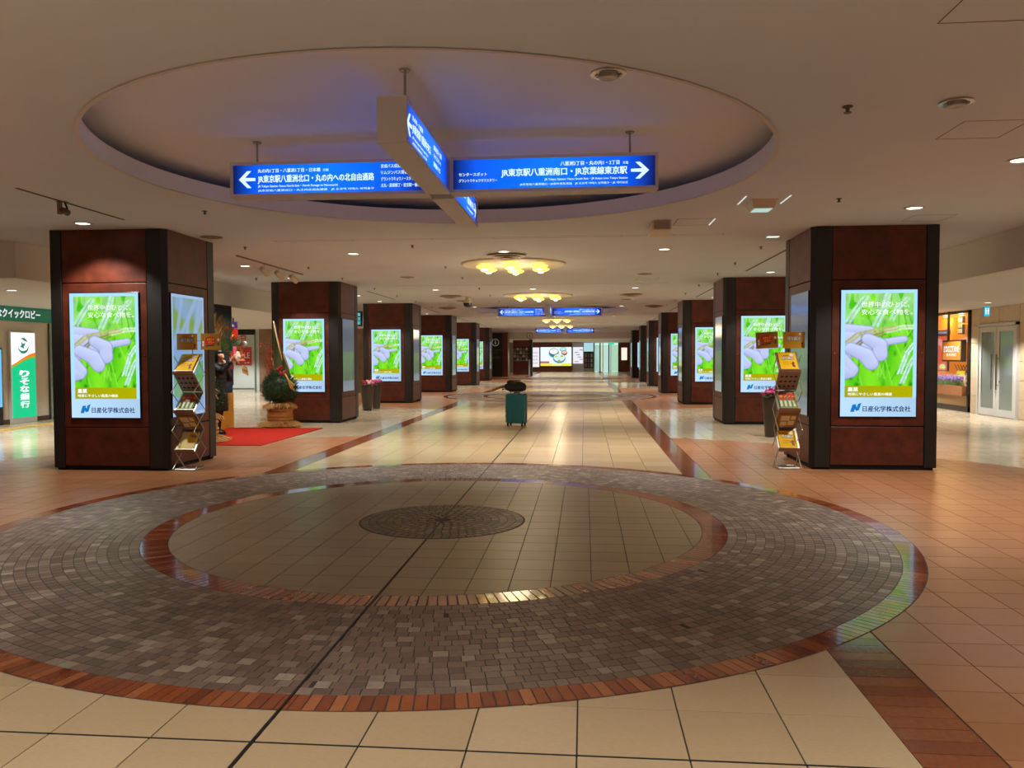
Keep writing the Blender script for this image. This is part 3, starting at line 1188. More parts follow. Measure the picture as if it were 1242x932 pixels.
# ------------------------------------------------------------------ downlights (each with its own lamp)
m_rim = mat('lamp rim', srgb(206, 190, 168), .5)
M_LENS = emat('lamp lens', (1, .97, .9, 1), S_LENS)
me_rim = MB().lathe([(.082, 0), (.108, -.002), (.108, -.006), (.08, -.008), (.078, 0)], 24)
me_lens = MB().lathe([(.0001, -.003), (.08, -.003)], 24)
o1 = me_rim.build('rim', m_rim); o2 = me_lens.build('lens', M_LENS)
ME_RIM, ME_LENS = o1.data, o2.data
ME_LENS.flip_normals()
bpy.data.objects.remove(o1); bpy.data.objects.remove(o2)
LAMPS = {}


def lamp_data(col, power, size=112, blend=.45, r=.07):
    k = (col, power, size)
    if k not in LAMPS:
        l = bpy.data.lights.new('lamp', 'SPOT')
        l.energy = power; l.color = col; l.spot_size = math.radians(size); l.spot_blend = blend; l.shadow_soft_size = r
        LAMPS[k] = l
    return LAMPS[k]


def downlight(x, y, z, label, col=WARM, power=P_DOWN, group='round ceiling downlights'):
    t = thing('ceiling_downlight', label, 'downlight', (x, y, z), 0, group)
    link('rim', ME_RIM, t); link('lens', ME_LENS, t)
    l = bpy.data.objects.new('bulb', lamp_data(col, power)); COL.objects.link(l)
    l.parent = t; l.location = (0, 0, -.02)
    return t


for nm, x in (('left of centre', -3.55), ('on the centre line', -1.22), ('right of centre', 1.18)):
    i = 0
    for k in range(7):
        y = 12.15 + 6.86 * k
        if y > 54:
            break
        if x == -1.22 and k == 2:
            continue
        downlight(x, y, H, f'round lit downlight {nm}, {ORD[i]} from the front in its ceiling row')
        i += 1
for nm, x, ys_ in (('left', -5.9, (9.035, 13.58, 15.8, 20.58, 22.8, 27.5, 29.8, 34.6, 36.9, 41.7, 44)), ('right', 3.53, (6.916, 9.037, 13.4, 15.74, 20.1, 22.4, 27, 29.2, 33.8, 36, 40.6))):
    for i, y in enumerate(ys_):
        downlight(x, y, H, f'round lit downlight over the {nm} column row, {ORD[i]} from the front', power=P_DOWN * (.62 if i > 1 else .6 if nm == 'left' and i == 0 else .82))
for i, (x, y) in enumerate(((-3.55, -1.6), (1.18, -1.6), (-1.22, .6), (3.53, 1.2), (-5.9, 1.2), (-5.9, 4.6))):  # unseen lamps added for cool bounce on the near floor and ceiling
    downlight(x, y, H, f'unseen round downlight added behind the camera, {ORD[i]} one in from the rear wall', (.93, .97, 1.0), P_DOWN * 1.5)
# side aisles: neutral white
for i, (x, y) in enumerate(((-9.2, 12.2), (-11.2, 13.8), (-9.6, 17.6), (-11.0, 20.2), (-9.3, 23.5), (-12.6, 24.6), (-10.2, 28.2), (-13.4, 29.2), (-9.4, 34), (-9.4, 40))):
    downlight(x, y, LOW, f'round lit downlight under the low left aisle ceiling, {ORD[i]} from the front', COOL, 440, 'left aisle downlights')
for i, (x, y) in enumerate(((8.0, 4), (8.0, 8.5), (7.2, 12.5), (8.37, 17.6), (8.5, 20.6), (7.0, 22.6), (7, 28), (7, 36))):
    downlight(x, y, LOW, f'round lit downlight under the low right aisle ceiling, {ORD[i]} from the front', COOL, 520 if y > 14 else 250, 'right aisle downlights')
for i, (x, y) in enumerate(((-3.2, 58), (.6, 58), (-3.2, 62), (.6, 62), (-3.2, 66.5), (.6, 66.5))):
    downlight(x, y, 2.56, f'round lit downlight under the lowered far ceiling, {ORD[i]} from the front', (.9, .95, 1), 300, 'far lobby downlights')

# yellow flower lamps: a thin round tray with seven glass shades
m_tray = mat('cream lamp tray', srgb(222, 214, 196), .6)
M_AMB = emat('amber glass', srgb(255, 214, 92), 2.2, 'AUTO')
M_CORE = emat('lamp core', (1, .9, .6, 1), 7, 'AUTO')


def make_cluster():
    t = thing('ceiling_lamp', '', 'ceiling lamp')
    MB().lathe([(.90, -.001), (.90, -.018), (.87, -.028), (.82, -.022), (.0001, -.018)], 48).build('tray', m_tray, t)
    for i in range(7):
        a = PI / 6 + i * PI / 3
        x, y = (.53 * cos(a), .53 * sin(a)) if i < 6 else (0, 0)
        vs = MB()
        n, prof = 40, [(.05, -.018), (.08, -.04), (.125, -.06), (.135, -.076), (.1, -.106), (.05, -.118), (.0001, -.121)]
        b = []
        for r, z in prof:
            for q in range(n):
                an = 2 * PI * q / n
                rad = r * (1 + .13 * cos(6 * an) * (r > .08))
                b.append((x + rad * cos(an), y + rad * sin(an), z))
        fs = [(k * n + q, k * n + (q + 1) % n, k * n + n + (q + 1) % n, k * n + n + q) for k in range(len(prof) - 1) for q in range(n)]
        vs.add(b, [f[::-1] for f in fs])
        s = vs.build('lamp_shade', M_AMB, t, True)
        MB().ball((x, y, -.116), .055, 12, 6, sz=.5).build('bulb', M_CORE, s)
    return t


c0 = make_cluster()
c0.location = (CX, CY + BAY - .1, H)
c0['label'] = 'nearest round ceiling lamp with a cluster of yellow flower shades'; c0['group'] = 'yellow flower ceiling lamps'
for k, (n, y) in enumerate((('second', CY + 2 * BAY), ('third', CY + 4 * BAY), ('farthest', CY + 5 * BAY))):
    copy_deep(c0, (CX, y, H), f'{n} round ceiling lamp with a cluster of yellow flower shades')
for y in (CY + BAY, CY + 2 * BAY, CY + 4 * BAY, CY + 5 * BAY):
    l = bpy.data.lights.new('lamp', 'POINT'); l.energy = 22; l.color = (1, .8, .5); l.shadow_soft_size = .3
    o = bpy.data.objects.new('cluster_glow', l); COL.objects.link(o); o.location = (CX, y, 2.62)

# ------------------------------------------------------------------ small things on the ceiling
m_spr = mat('dark bronze', srgb(92, 76, 62), .5, .3)
m_chrome = mat('chrome', srgb(190, 186, 180), .25, 1)
m_cream = mat('cream plastic', srgb(206, 188, 160), .5)
mb = MB().lathe([(.028, 0), (.028, -.005), (.012, -.008), (.009, -.03), (.02, -.032), (.02, -.036), (.0001, -.036)], 12)
o = mb.build('sprinkler', m_spr); ME_SPR = o.data; bpy.data.objects.remove(o)
rows = {'left of the sign': (-2.45, [11.34, 14.09, 16.05, 18.65, 20.83, 23.12, 25.6, 28.1, 30.5]), 'left beside the columns': (-4.88, [8.42, 11.24, 13.91, 15.9, 18.4, 20.65, 23, 25.5]),
        'right of the sign': (2.56, [8.43, 12.04, 14.06, 15.85, 18.4, 20.8, 23.2, 25.5])}
for nm, (x, ys_) in rows.items():
    for i, y in enumerate(ys_):
        o = link('sprinkler_head', ME_SPR); o.location = (-4.1 if y == 8.42 else x, y, H)
        tag(o, f'small dark sprinkler head {nm}, {ORD[i]} from the front', 'sprinkler', 'ceiling sprinkler heads')
for (x, y, lab) in ((1.663, 5.324, 'dark round ceiling sensor between the recess and the access hatch lines'), (-6.59, 15.7, 'small dark sprinkler head in front of the left soffit')):
    o = link('sprinkler_head', ME_SPR); o.location = (x, y, H); o.scale = (1.2, 1.2, 1.2); tag(o, lab, 'sprinkler')


def gimbal(x, y, lab):
    t = thing('ceiling_spotlight', lab, 'spotlight', (x, y, H))
    MB().lathe([(.06, 0), (.1, -.002), (.1, -.012), (.075, -.014), (.07, -.001)], 24).build('rim', m_chrome, t)
    MB().lathe([(.055, -.004), (.055, -.03), (.045, -.034), (.0001, -.028)], 20).build('lamp_head', mat('matte chrome', srgb(168, 160, 150), .35, .5), t)
    MB().tube([(-.075, 0, -.012), (-.05, 0, -.022)], .006, 6).tube([(.05, 0, -.022), (.075, 0, -.012)], .006, 6).build('pivot', m_chrome, t)


gimbal(.132, 4.561, 'unlit chrome gimbal spotlight at the edge of the round recess')
gimbal(2.308, 5.288, 'unlit chrome gimbal spotlight in the plain ceiling at the right')
for i, (x, y) in enumerate(((-3.54, 15.89), (1.17, 15.82), (-3.54, 22.9), (1.17, 22.9), (-4.91, 10.26))):
    o = MB().lathe([(.14, 0), (.145, -.006), (.11, -.012), (.0001, -.012)], 24).build('ceiling_speaker', mat('tan speaker grille', srgb(138, 108, 76), .8))
    o.location = (x, y, H)
    tag(o, ('round tan speaker grille left of the lamps, nearest of two', 'round tan speaker grille right of the lamps, nearest of two', 'round tan speaker grille left of the lamps, farther of two', 'round tan speaker grille right of the lamps, farther of two', 'round tan speaker grille beside the first left column')[i], 'speaker', 'ceiling speakers')
for i, (x, y) in enumerate(((CX, 12.57), (-3.52, 21.0), (-4.48, 26.06), (1.2, 21.0), (2.2, 26.0))):
    t = thing('air_diffuser', ('round air diffuser just before the first yellow lamp', 'round air diffuser beyond the second left downlight', 'far round air diffuser by the left columns', 'round air diffuser right of the second yellow lamp', 'far round air diffuser by the right columns')[i], 'air vent', (x, y, H), 0, 'round air diffusers')
    m_ = mat('diffuser', srgb(190, 172, 146), .6)
    for r, z in ((.30, 0), (.21, -.02), (.12, -.04)):
        MB().lathe([(r - .07, z - .005), (r, z - .03), (r + .015, z - .026), (r - .05, z)], 32).build('ring', m_, t)
    MB().lathe([(.0001, -.062), (.05, -.058), (.05, -.002)], 16).build('cone', m_, t)
# box units right of the sign
t = thing('box_loudspeaker', 'plain grey box loudspeaker on the ceiling beside the hatch', 'loudspeaker', (.9, 9.86, H))
MB().bbox(-.11, .11, -.3, .3, -.11, 0, .012).build('body', m_cream, t)
MB().box(-.09, .09, -.304, -.3, -.1, -.015).build('grille', mat('grille', srgb(160, 144, 122), .8), t)
t = thing('emergency_light', 'white ceiling emergency light box between two bright slots', 'emergency light', (1.815, 8.52, H))
MB().add([(-.13, -.17, 0), (.13, -.17, 0), (.13, .17, 0), (-.13, .17, 0), (-.1, -.11, -.085), (.1, -.11, -.085), (.1, .13, -.085), (-.1, .13, -.085)],
         [(0, 1, 5, 4), (1, 2, 6, 5), (2, 3, 7, 6), (3, 0, 4, 7), (7, 6, 5, 4)]).build('body', m_cream, t)
MB().box(-.09, .09, -.1, .12, -.089, -.086).build('lens', emat('pale lens', srgb(190, 220, 214), .8), t)
for i, (x0, x1, ya, yb) in enumerate(((1.592, 1.606, 8.2, 8.64), (2.026, 2.04, 8.2, 8.64), (1.496, 1.51, 9.5, 9.97))):
    o = MB().box(x0, x1, ya, yb, H - .004, H + .001).build('light_slot', emat('light slot', srgb(220, 232, 226), .9))
    tag(o, ('thin bright ceiling slot left of the emergency light', 'thin bright ceiling slot right of the emergency light', 'thin bright ceiling slot beside the box loudspeaker')[i], 'light slot', 'thin bright ceiling slots')
o = MB().box(2.43, 2.58, 11.0, 11.1, H - .006, H + .001).build('indicator_lamp', emat('indicator', srgb(214, 240, 230), 1.2))
tag(o, 'tiny bright square ceiling lamp next to the first right column', 'lamp')
# dome camera
t = thing('dome_camera', 'dark dome camera hanging from the left part of the ceiling', 'camera', (-3.1, 21.2, H))
MB().lathe([(.1, 0), (.1, -.02), (.04, -.03), (.04, -.09), (.11, -.1), (.12, -.18)], 20).build('housing', m_cream, t)
MB().lathe([(.115, -.18), (.105, -.24), (.06, -.285), (.0001, -.295)], 20).build('dome', mat('black dome', srgb(24, 24, 26), .15), t)
# spotlight on the slot near the first left column
t = thing('track_spotlight', 'dark spotlight hanging on the ceiling slot before the first left column', 'spotlight', (-5.28, 7.75, H))
MB().box(-.05, .05, -.03, .03, -.01, -.004).build('adapter', m_spr, t)
MB().box(-.04, -.008, -.02, .02, -.13, -.01).build('bracket', mat('grey bracket', srgb(120, 104, 86), .5), t)
MB().tube([(.03, 0, -.01), (.045, .01, -.06), (.03, .05, -.11)], .01, 6).build('cable', m_dark, t)
MB().tube([(.012, -.03, -.085), (.012, .0, -.09), (.012, .07, -.105)], [.018, .032, .034], 14).build('lamp_head', m_spr, t)
# track with three white spots between the first two left columns
t = thing('lighting_track', 'ceiling lighting track with three white spots between the first left columns', 'track light', (-5.4, 13.6, H))
MB().box(-.018, .018, -1.46, 1.47, -.02, 0).build('rail', mat('grey track', srgb(120, 100, 78), .5), t)
for y in (-.4, .25, .95):
    MB().tube([(0, y, -.02), (0, y, -.1)], .012, 8).build('stem', m_cream, t)
    h_ = MB().tube([(-.02, y - .08, -.1), (0, y, -.13), (.03, y + .09, -.17)], [.04, .055, .06], 16).build('spot_head', mat('white spot', srgb(206, 196, 180), .5), t)

# ------------------------------------------------------------------ brochure racks
m_sil = mat('silver rack metal', srgb(188, 180, 168), .32, .8)
m_mesh = mat('perforated grey plate', srgb(150, 126, 108), .5, .1)
m_acr = mat('brown acrylic shelf lip', srgb(128, 84, 56), .3)
M_PRINT = print_mat('coated print', .35)
m_ink = mat('dark ink', srgb(46, 34, 28), .5)
m_wink = mat('white ink', srgb(245, 240, 232), .5)
m_red = mat('red ink', srgb(206, 52, 34), .45)
m_yink = mat('yellow ink', srgb(255, 214, 40), .45)


def brochure(name, lab, kind, parent_loc, tilt, yaw, group, dark=False, w_=.215, h_=.285):
    """a leaflet lying in a rack pocket; its own thing. Local: x right, z up along the sheet, facing -Y"""
    col = {'yellow': srgb(246, 190, 14), 'gold': srgb(184, 132, 24), 'cream': srgb(246, 226, 150), 'kraft': srgb(176, 128, 62), 'mixed': srgb(120, 150, 84)}[kind]
    t = thing(name, lab, 'leaflet' if name != 'header_card' else 'card', parent_loc, 0, group)
    t.rotation_euler = (tilt, 0, yaw)
    MB().bbox(-w_ / 2, w_ / 2, 0, .012, 0, h_, .002).build('sheet', mat('paper ' + kind, col, .7, spec=.2), t)
    y = -.0012
    if kind in ('yellow', 'gold'):
        mb = letters(MB(), '得々観光', -w_ * .32, w_ * .34, h_ * .55, h_ * .74, y, .07); mb.build('lettering', m_ink, t)
        mb = letters(MB(), '得々観光', -w_ * .32, w_ * .34, h_ * .56, h_ * .73, y - .0008, .015); mb.build('lettering', m_wink, t)
        letters(MB(), '東京駅', -w_ * .22, w_ * .08, h_ * .76, h_ * .84, y, .03).build('lettering', m_red, t)
        mb = MB()
        n = 14
        mb.poly([(w_ * .26 + .022 * cos(2 * PI * i / n), y, h_ * .85 + .026 * sin(2 * PI * i / n)) for i in range(n)])
        mb.build('badge', m_wink, t)
        mb = MB()
        for cx, cz, rx, rz in ((.27, .36, .016, .02), (.24, .24, .01, .03), (.30, .18, .01, .022), (.15, .33, .02, .006)):
            mb.poly([(w_ * cx + rx * cos(2 * PI * i / n), y, h_ * cz + rz * sin(2 * PI * i / n)) for i in range(n)])
        mb.build('figure_print', mat('maroon ink', srgb(110, 40, 34), .5), t)
        mb = MB()
        for k in range(3):
            mb.quad((-w_ * .3, y, h_ * (.4 - .08 * k)), (w_ * (.1 - .05 * k), y, h_ * (.4 - .08 * k)), (w_ * (.1 - .05 * k), y, h_ * (.412 - .08 * k)), (-w_ * .3, y, h_ * (.412 - .08 * k)))
        mb.build('print_lines', mat('brown ink', srgb(130, 84, 20), .5), t)
    elif kind == 'cream':
        mb = MB()
        n = 20
        mb.poly([(-w_ * .02, y, h_ * .98), (-w_ * .02, y, h_ * .55)] + [(w_ * (.16 + .2 * cos(a)), y, h_ * (.5 + .16 * sin(a))) for a in [PI + PI * i / 10 for i in range(11)]] + [(w_ * .48, y, h_ * .55), (w_ * .48, y, h_ * .98)])
        mb.build('yellow_print', mat('paper yellow', srgb(246, 190, 14), .4), t)
        letters(MB(), '観光', -w_ * .0, w_ * .36, h_ * .7, h_ * .84, y - .001, .05).build('lettering', m_ink, t)
        letters(MB(), '観光', -w_ * .0, w_ * .36, h_ * .705, h_ * .835, y - .0018, .0).build('lettering', m_wink, t)
    elif kind == 'mixed':
        mb = MB()
        for k in range(2):
            mb.quad((-w_ * .46 + k * w_ * .48, y, h_ * .52), (-w_ * .04 + k * w_ * .48, y, h_ * .52), (-w_ * .04 + k * w_ * .48, y, h_ * .95), (-w_ * .46 + k * w_ * .48, y, h_ * .95))
        mb.build('photo_print', m_red, t)
        mb = MB()
        for k in range(4):
            a = -w_ * .42 + k * w_ * .23
            mb.poly([(a + .018 * (1 + cos(2 * PI * i / 10)), y - .001, h_ * (.72 + .08 * sin(2 * PI * i / 10 + k))) for i in range(10)])
        mb.build('photo_print', mat('orange ink', srgb(238, 150, 60), .5), t)
        mb = MB()
        for k in range(4):
            a = -w_ * .46 + k * w_ * .24
            mb.quad((a, y, h_ * .08), (a + w_ * .12, y, h_ * .08), (a + w_ * .12, y, h_ * .46), (a, y, h_ * .46))
        mb.build('print_block', mat('pale ink', srgb(226, 222, 190), .5), t)
    elif kind == 'kraft':
        mb = MB()
        for a, b, c, d in ((-.4, .1, .52, .9), (.16, .42, .6, .88), (-.38, -.02, .12, .44), (.04, .4, .16, .5)):
            mb.quad((w_ * a, y, h_ * c), (w_ * b, y, h_ * c), (w_ * b, y, h_ * d), (w_ * a, y, h_ * d))
        mb.build('print_block', mat('pale ink', srgb(226, 222, 190), .5), t)
    return t


def header_card(loc, yaw, lab, red, roll=0):
    w_, h_ = .268, .205
    t = thing('header_card', lab, 'card', loc, 0, 'header cards of the brochure racks')
    t.rotation_euler = (0, roll, yaw)
    MB().bbox(-w_ / 2, w_ / 2, 0, .004, 0, h_, .001).build('card', mat('card ochre', srgb(196, 140, 20), .4) if not red else mat('card brown', srgb(176, 122, 34), .4), t)
    y = -.0012
    if red:
        mb = MB()
        pts = [(-.07, .15), (-.02, .17), (.04, .16), (.075, .12), (.06, .075), (.0, .07), (-.06, .06), (-.08, .1)]
        mb.poly([(x, y, z) for x, z in pts[::-1]]).build('red_badge', m_red, t)
        mb = letters(MB(), 'スタンプ', -.05, .045, .118, .145, y - .001, .04)
        letters(mb, 'ラリー', -.035, .05, .08, .108, y - .001, .04).build('lettering', m_yink, t)
        mb = MB().quad((-.07, y, .04), (.05, y, .055), (.05, y, .068), (-.07, y, .05)).build('shadow_print', m_ink, t)
        mb = MB()
        for x, z in ((-.1, .06), (-.1, .095), (.1, .13)):
            mb.poly([(x + .014 * cos(2 * PI * i / 10), y, z + .018 * sin(2 * PI * i / 10)) for i in range(10)])
        mb.build('figure_print', m_wink, t)
        mb = MB().poly([(.1 + .014 * cos(2 * PI * i / 10), y, .075 + .024 * sin(2 * PI * i / 10)) for i in range(10)])
        mb.build('figure_print', mat('green ink', srgb(50, 96, 50), .5), t)
    else:
        letters(MB(), '得々観光', -.085, .085, .09, .15, y, .07).build('lettering', m_ink, t)
        letters(MB(), '得々観光', -.083, .083, .093, .147, y - .001, .01).build('lettering', m_wink, t)
        letters(MB(), '東京駅', -.06, .01, .155, .175, y, .03).build('lettering', m_red, t)
        MB().quad((.06, y, .165), (.085, y, .165), (.085, y, .19), (.06, y, .19)).build('badge', m_wink, t)
        mb = MB()
        for cx, cz, rx, rz in ((.1, .06, .014, .016), (.1, .03, .007, .02)):
            mb.poly([(cx + rx * cos(2 * PI * i / 10), y, cz + rz * sin(2 * PI * i / 10)) for i in range(10)])
        mb.build('figure_print', mat('maroon ink', srgb(110, 40, 34), .5), t)
    return t


def make_rack(loc, yaw, lab, side):
    t = thing('brochure_rack', lab, 'brochure rack', loc, yaw)
    W2, D = .128, .235
    front = [.24, .735, 1.215]; back = [0.02, .5, .965, 1.45]
    # base frame
    mb = MB()
    for a, b in (((-W2, 0, .012), (W2, 0, .012)), ((W2, 0, .012), (W2, D + .02, .012)), ((W2, D + .02, .012), (-W2, D + .02, .012)), ((-W2, D + .02, .012), (-W2, 0, .012))):
        mb.tube([a, b], .011, 6)
    mb.box(-W2 - .01, W2 + .01, -.03, .04, 0, .012)
    mb.box(-W2 + .02, W2 - .02, D - .05, D + .01, 0, .01)
    mb.build('base', m_sil, t)
    # scissor bars
    for s in (-1, 1):
        x = s * (W2 + .004)
        mb = MB()
        pts = [(x, D, back[0])]
        for k in range(3):
            pts += [(x, 0, front[k]), (x, D, back[k + 1])]
        for a, b in zip(pts[:-1], pts[1:]):
            mb.tube([a, b], .0065, 6)
        x2 = s * (W2 + .016)
        q = [(x2, -.03, .02), (x2, D + .03, front[0] + .01), (x2, -.035, .5), (x2, D + .03, .74), (x2, -.035, .98), (x2, D + .03, 1.2), (x2, .06, 1.42)]
        for a, b in zip(q[:-1], q[1:]):
            mb.tube([a, b], .005, 6)
        mb.build('side_bar', m_sil, t)
    def plate(z0, z1, name, m_, th=.006):
        # plate from the front edge (y=0,z0) to the back edge (y=D,z1)
        mb = MB()
        L = math.hypot(D, z1 - z0)
        ny, nz = -(z1 - z0) / L * th, D / L * th
        v = []
        for x in (-W2, W2):
            v += [(x, 0, z0), (x, D, z1), (x, D + ny, z1 + nz), (x, ny, z0 + nz)]
        mb.add(v, [(0, 1, 2, 3), (7, 6, 5, 4), (0, 4, 5, 1), (3, 2, 6, 7), (1, 5, 6, 2), (0, 3, 7, 4)])
        return mb.build(name, m_, t)
    ang = []
    for k in range(3):
        plate(front[k], back[k + 1], 'pocket_plate', m_sil)
        mb = MB().box(-W2 - .002, W2 + .002, -.022, -.016, front[k] - .012, front[k] + .024).box(-W2 - .002, W2 + .002, -.022, .004, front[k] - .016, front[k] - .01)
        mb.build('pocket_lip', m_acr, t)
        MB().tube([(-W2, -.012, front[k] + .03), (W2, -.012, front[k] + .03)], .004, 6).build('cross_bar', m_sil, t)
    for k in (1, 2):
        p = plate(front[k] - .02, back[k] + .01, 'rear_plate', m_mesh)
        mb = MB()      # rows of slots seen as dark ovals on the underside
        z0, z1 = front[k] - .02, back[k] + .01
        L = math.hypot(D, z1 - z0)
        nY, nZ = (z1 - z0) / L * .001, -D / L * .001
        for r_ in range(3):
            for c_ in range(4):
                u = .2 + .28 * r_; x = -W2 + .045 + c_ * .056
                pts = []
                for i in range(8):
                    a = 2 * PI * i / 8
                    uu = u + .05 * sin(a)
                    pts.append((x + .018 * cos(a), D * uu + nY, z0 + (z1 - z0) * uu + nZ))
                mb.poly(pts)
        mb.build('slot', m_dark, p)
    # post and header
    MB().tube([(0, .243, 1.45), (0, .243, 1.72)], .006, 8).build('post', m_sil, t)
    c, s = cos(yaw), sin(yaw)
    def P(x, y, z):
        return (loc[0] + x * c - y * s, loc[1] + x * s + y * c, loc[2] + z)
    tl = math.atan2(D, .235)
    for k, kind in ((2, 'yellow'), (1, 'mixed'), (0, 'cream' if side == 'left' else 'yellow')):
        what = {'yellow': 'yellow flyer', 'mixed': 'leaflet with red food photos', 'cream': 'cream and yellow flyer'}[kind]
        pos = ('bottom', 'middle', 'top')[k]
        brochure('flyer', f'{what} in the {pos} pocket of the {side} brochure rack', kind, P(0, -.0012, front[k] + .031), -math.atan2(D, back[k + 1] - front[k]), yaw, 'leaflets in the brochure racks', h_=.29 if k == 2 else .265)
    brochure('flyer', f'tan printed leaflet on the lower underside of the {side} brochure rack', 'kraft', P(0, D - .05, back[1] + .012), tl, yaw, 'leaflets in the brochure racks', h_=.235)
    return t


RL = (-4.955, 9.54, 0.0)
RR = (2.53, 10.19, 0.0)
make_rack(RL, 0, 'silver zigzag brochure rack beside the first left column', 'left')
make_rack(RR, 0, 'silver zigzag brochure rack beside the first right column', 'right')
for (x, y, yaw, lab, red, roll) in ((-4.993, 9.715, .02, 'ochre header card on the left half of the left brochure rack', False, 0), (-4.683, 9.715, -.04, 'brown header card with red badge on the left brochure rack', True, .02),
                               (2.292, 10.36, -.08, 'brown tilted header card with red badge on the right brochure rack', True, -.05), (2.617, 10.36, .0, 'ochre header card on the right half of the right brochure rack', False, 0)):
    header_card((x, y, 1.505), yaw, lab, red, roll)
    # clip back to the post
t_ = bpy.data.objects
for loc, xs in ((RL, (-4.993, -4.683)), (RR, (2.292, 2.617))):
    root = [o for o in COL.objects if o.name.startswith('brochure_rack') and abs(o.location.x - loc[0]) < .01][0]
    y = (9.715 if loc is RL else 10.36) - loc[1] + .0135
    MB().tube([(xs[0] - loc[0] + .05, y, 1.62), (xs[1] - loc[0] - .05, y, 1.62)], .004, 6).tube([(0, y, 1.62), (0, .243, 1.62)], .004, 6).build('header_bar', m_sil, root)

# ------------------------------------------------------------------ red carpet, new year display, kadomatsu
m_carpet = mat('red carpet', srgb(166, 36, 22), .95, noise=.12, nscale=60, bump=.2, bscale=300, spec=.1)
o = MB().bbox(-6.98, -5.12, 12.28, 15.32, .0005, .012, .004).build('red_carpet', m_carpet)
tag(o, 'bright red carpet on the floor between the first two left columns', 'carpet')

m_straw = mat('straw', srgb(196, 150, 84), .8, noise=.3, nscale=40)
m_straw2 = mat('woven straw mat', srgb(170, 116, 60), .8, noise=.3, nscale=50)
m_pine = mat('pine needles', srgb(34, 62, 24), .7, noise=.35, nscale=20)
m_bam = mat('bamboo green', srgb(86, 110, 60), .4, noise=.2, nscale=8)
m_bcut = mat('bamboo cut face', srgb(176, 146, 100), .6)
m_flow = mat('red petals', srgb(150, 20, 24), .6, noise=.2, nscale=30)
m_berry = mat('orange red berries', srgb(206, 70, 40), .5)
m_gold = mat('gold ornament', srgb(176, 128, 56), .45, .4)
m_twig = mat('brown twig', srgb(92, 62, 40), .8)


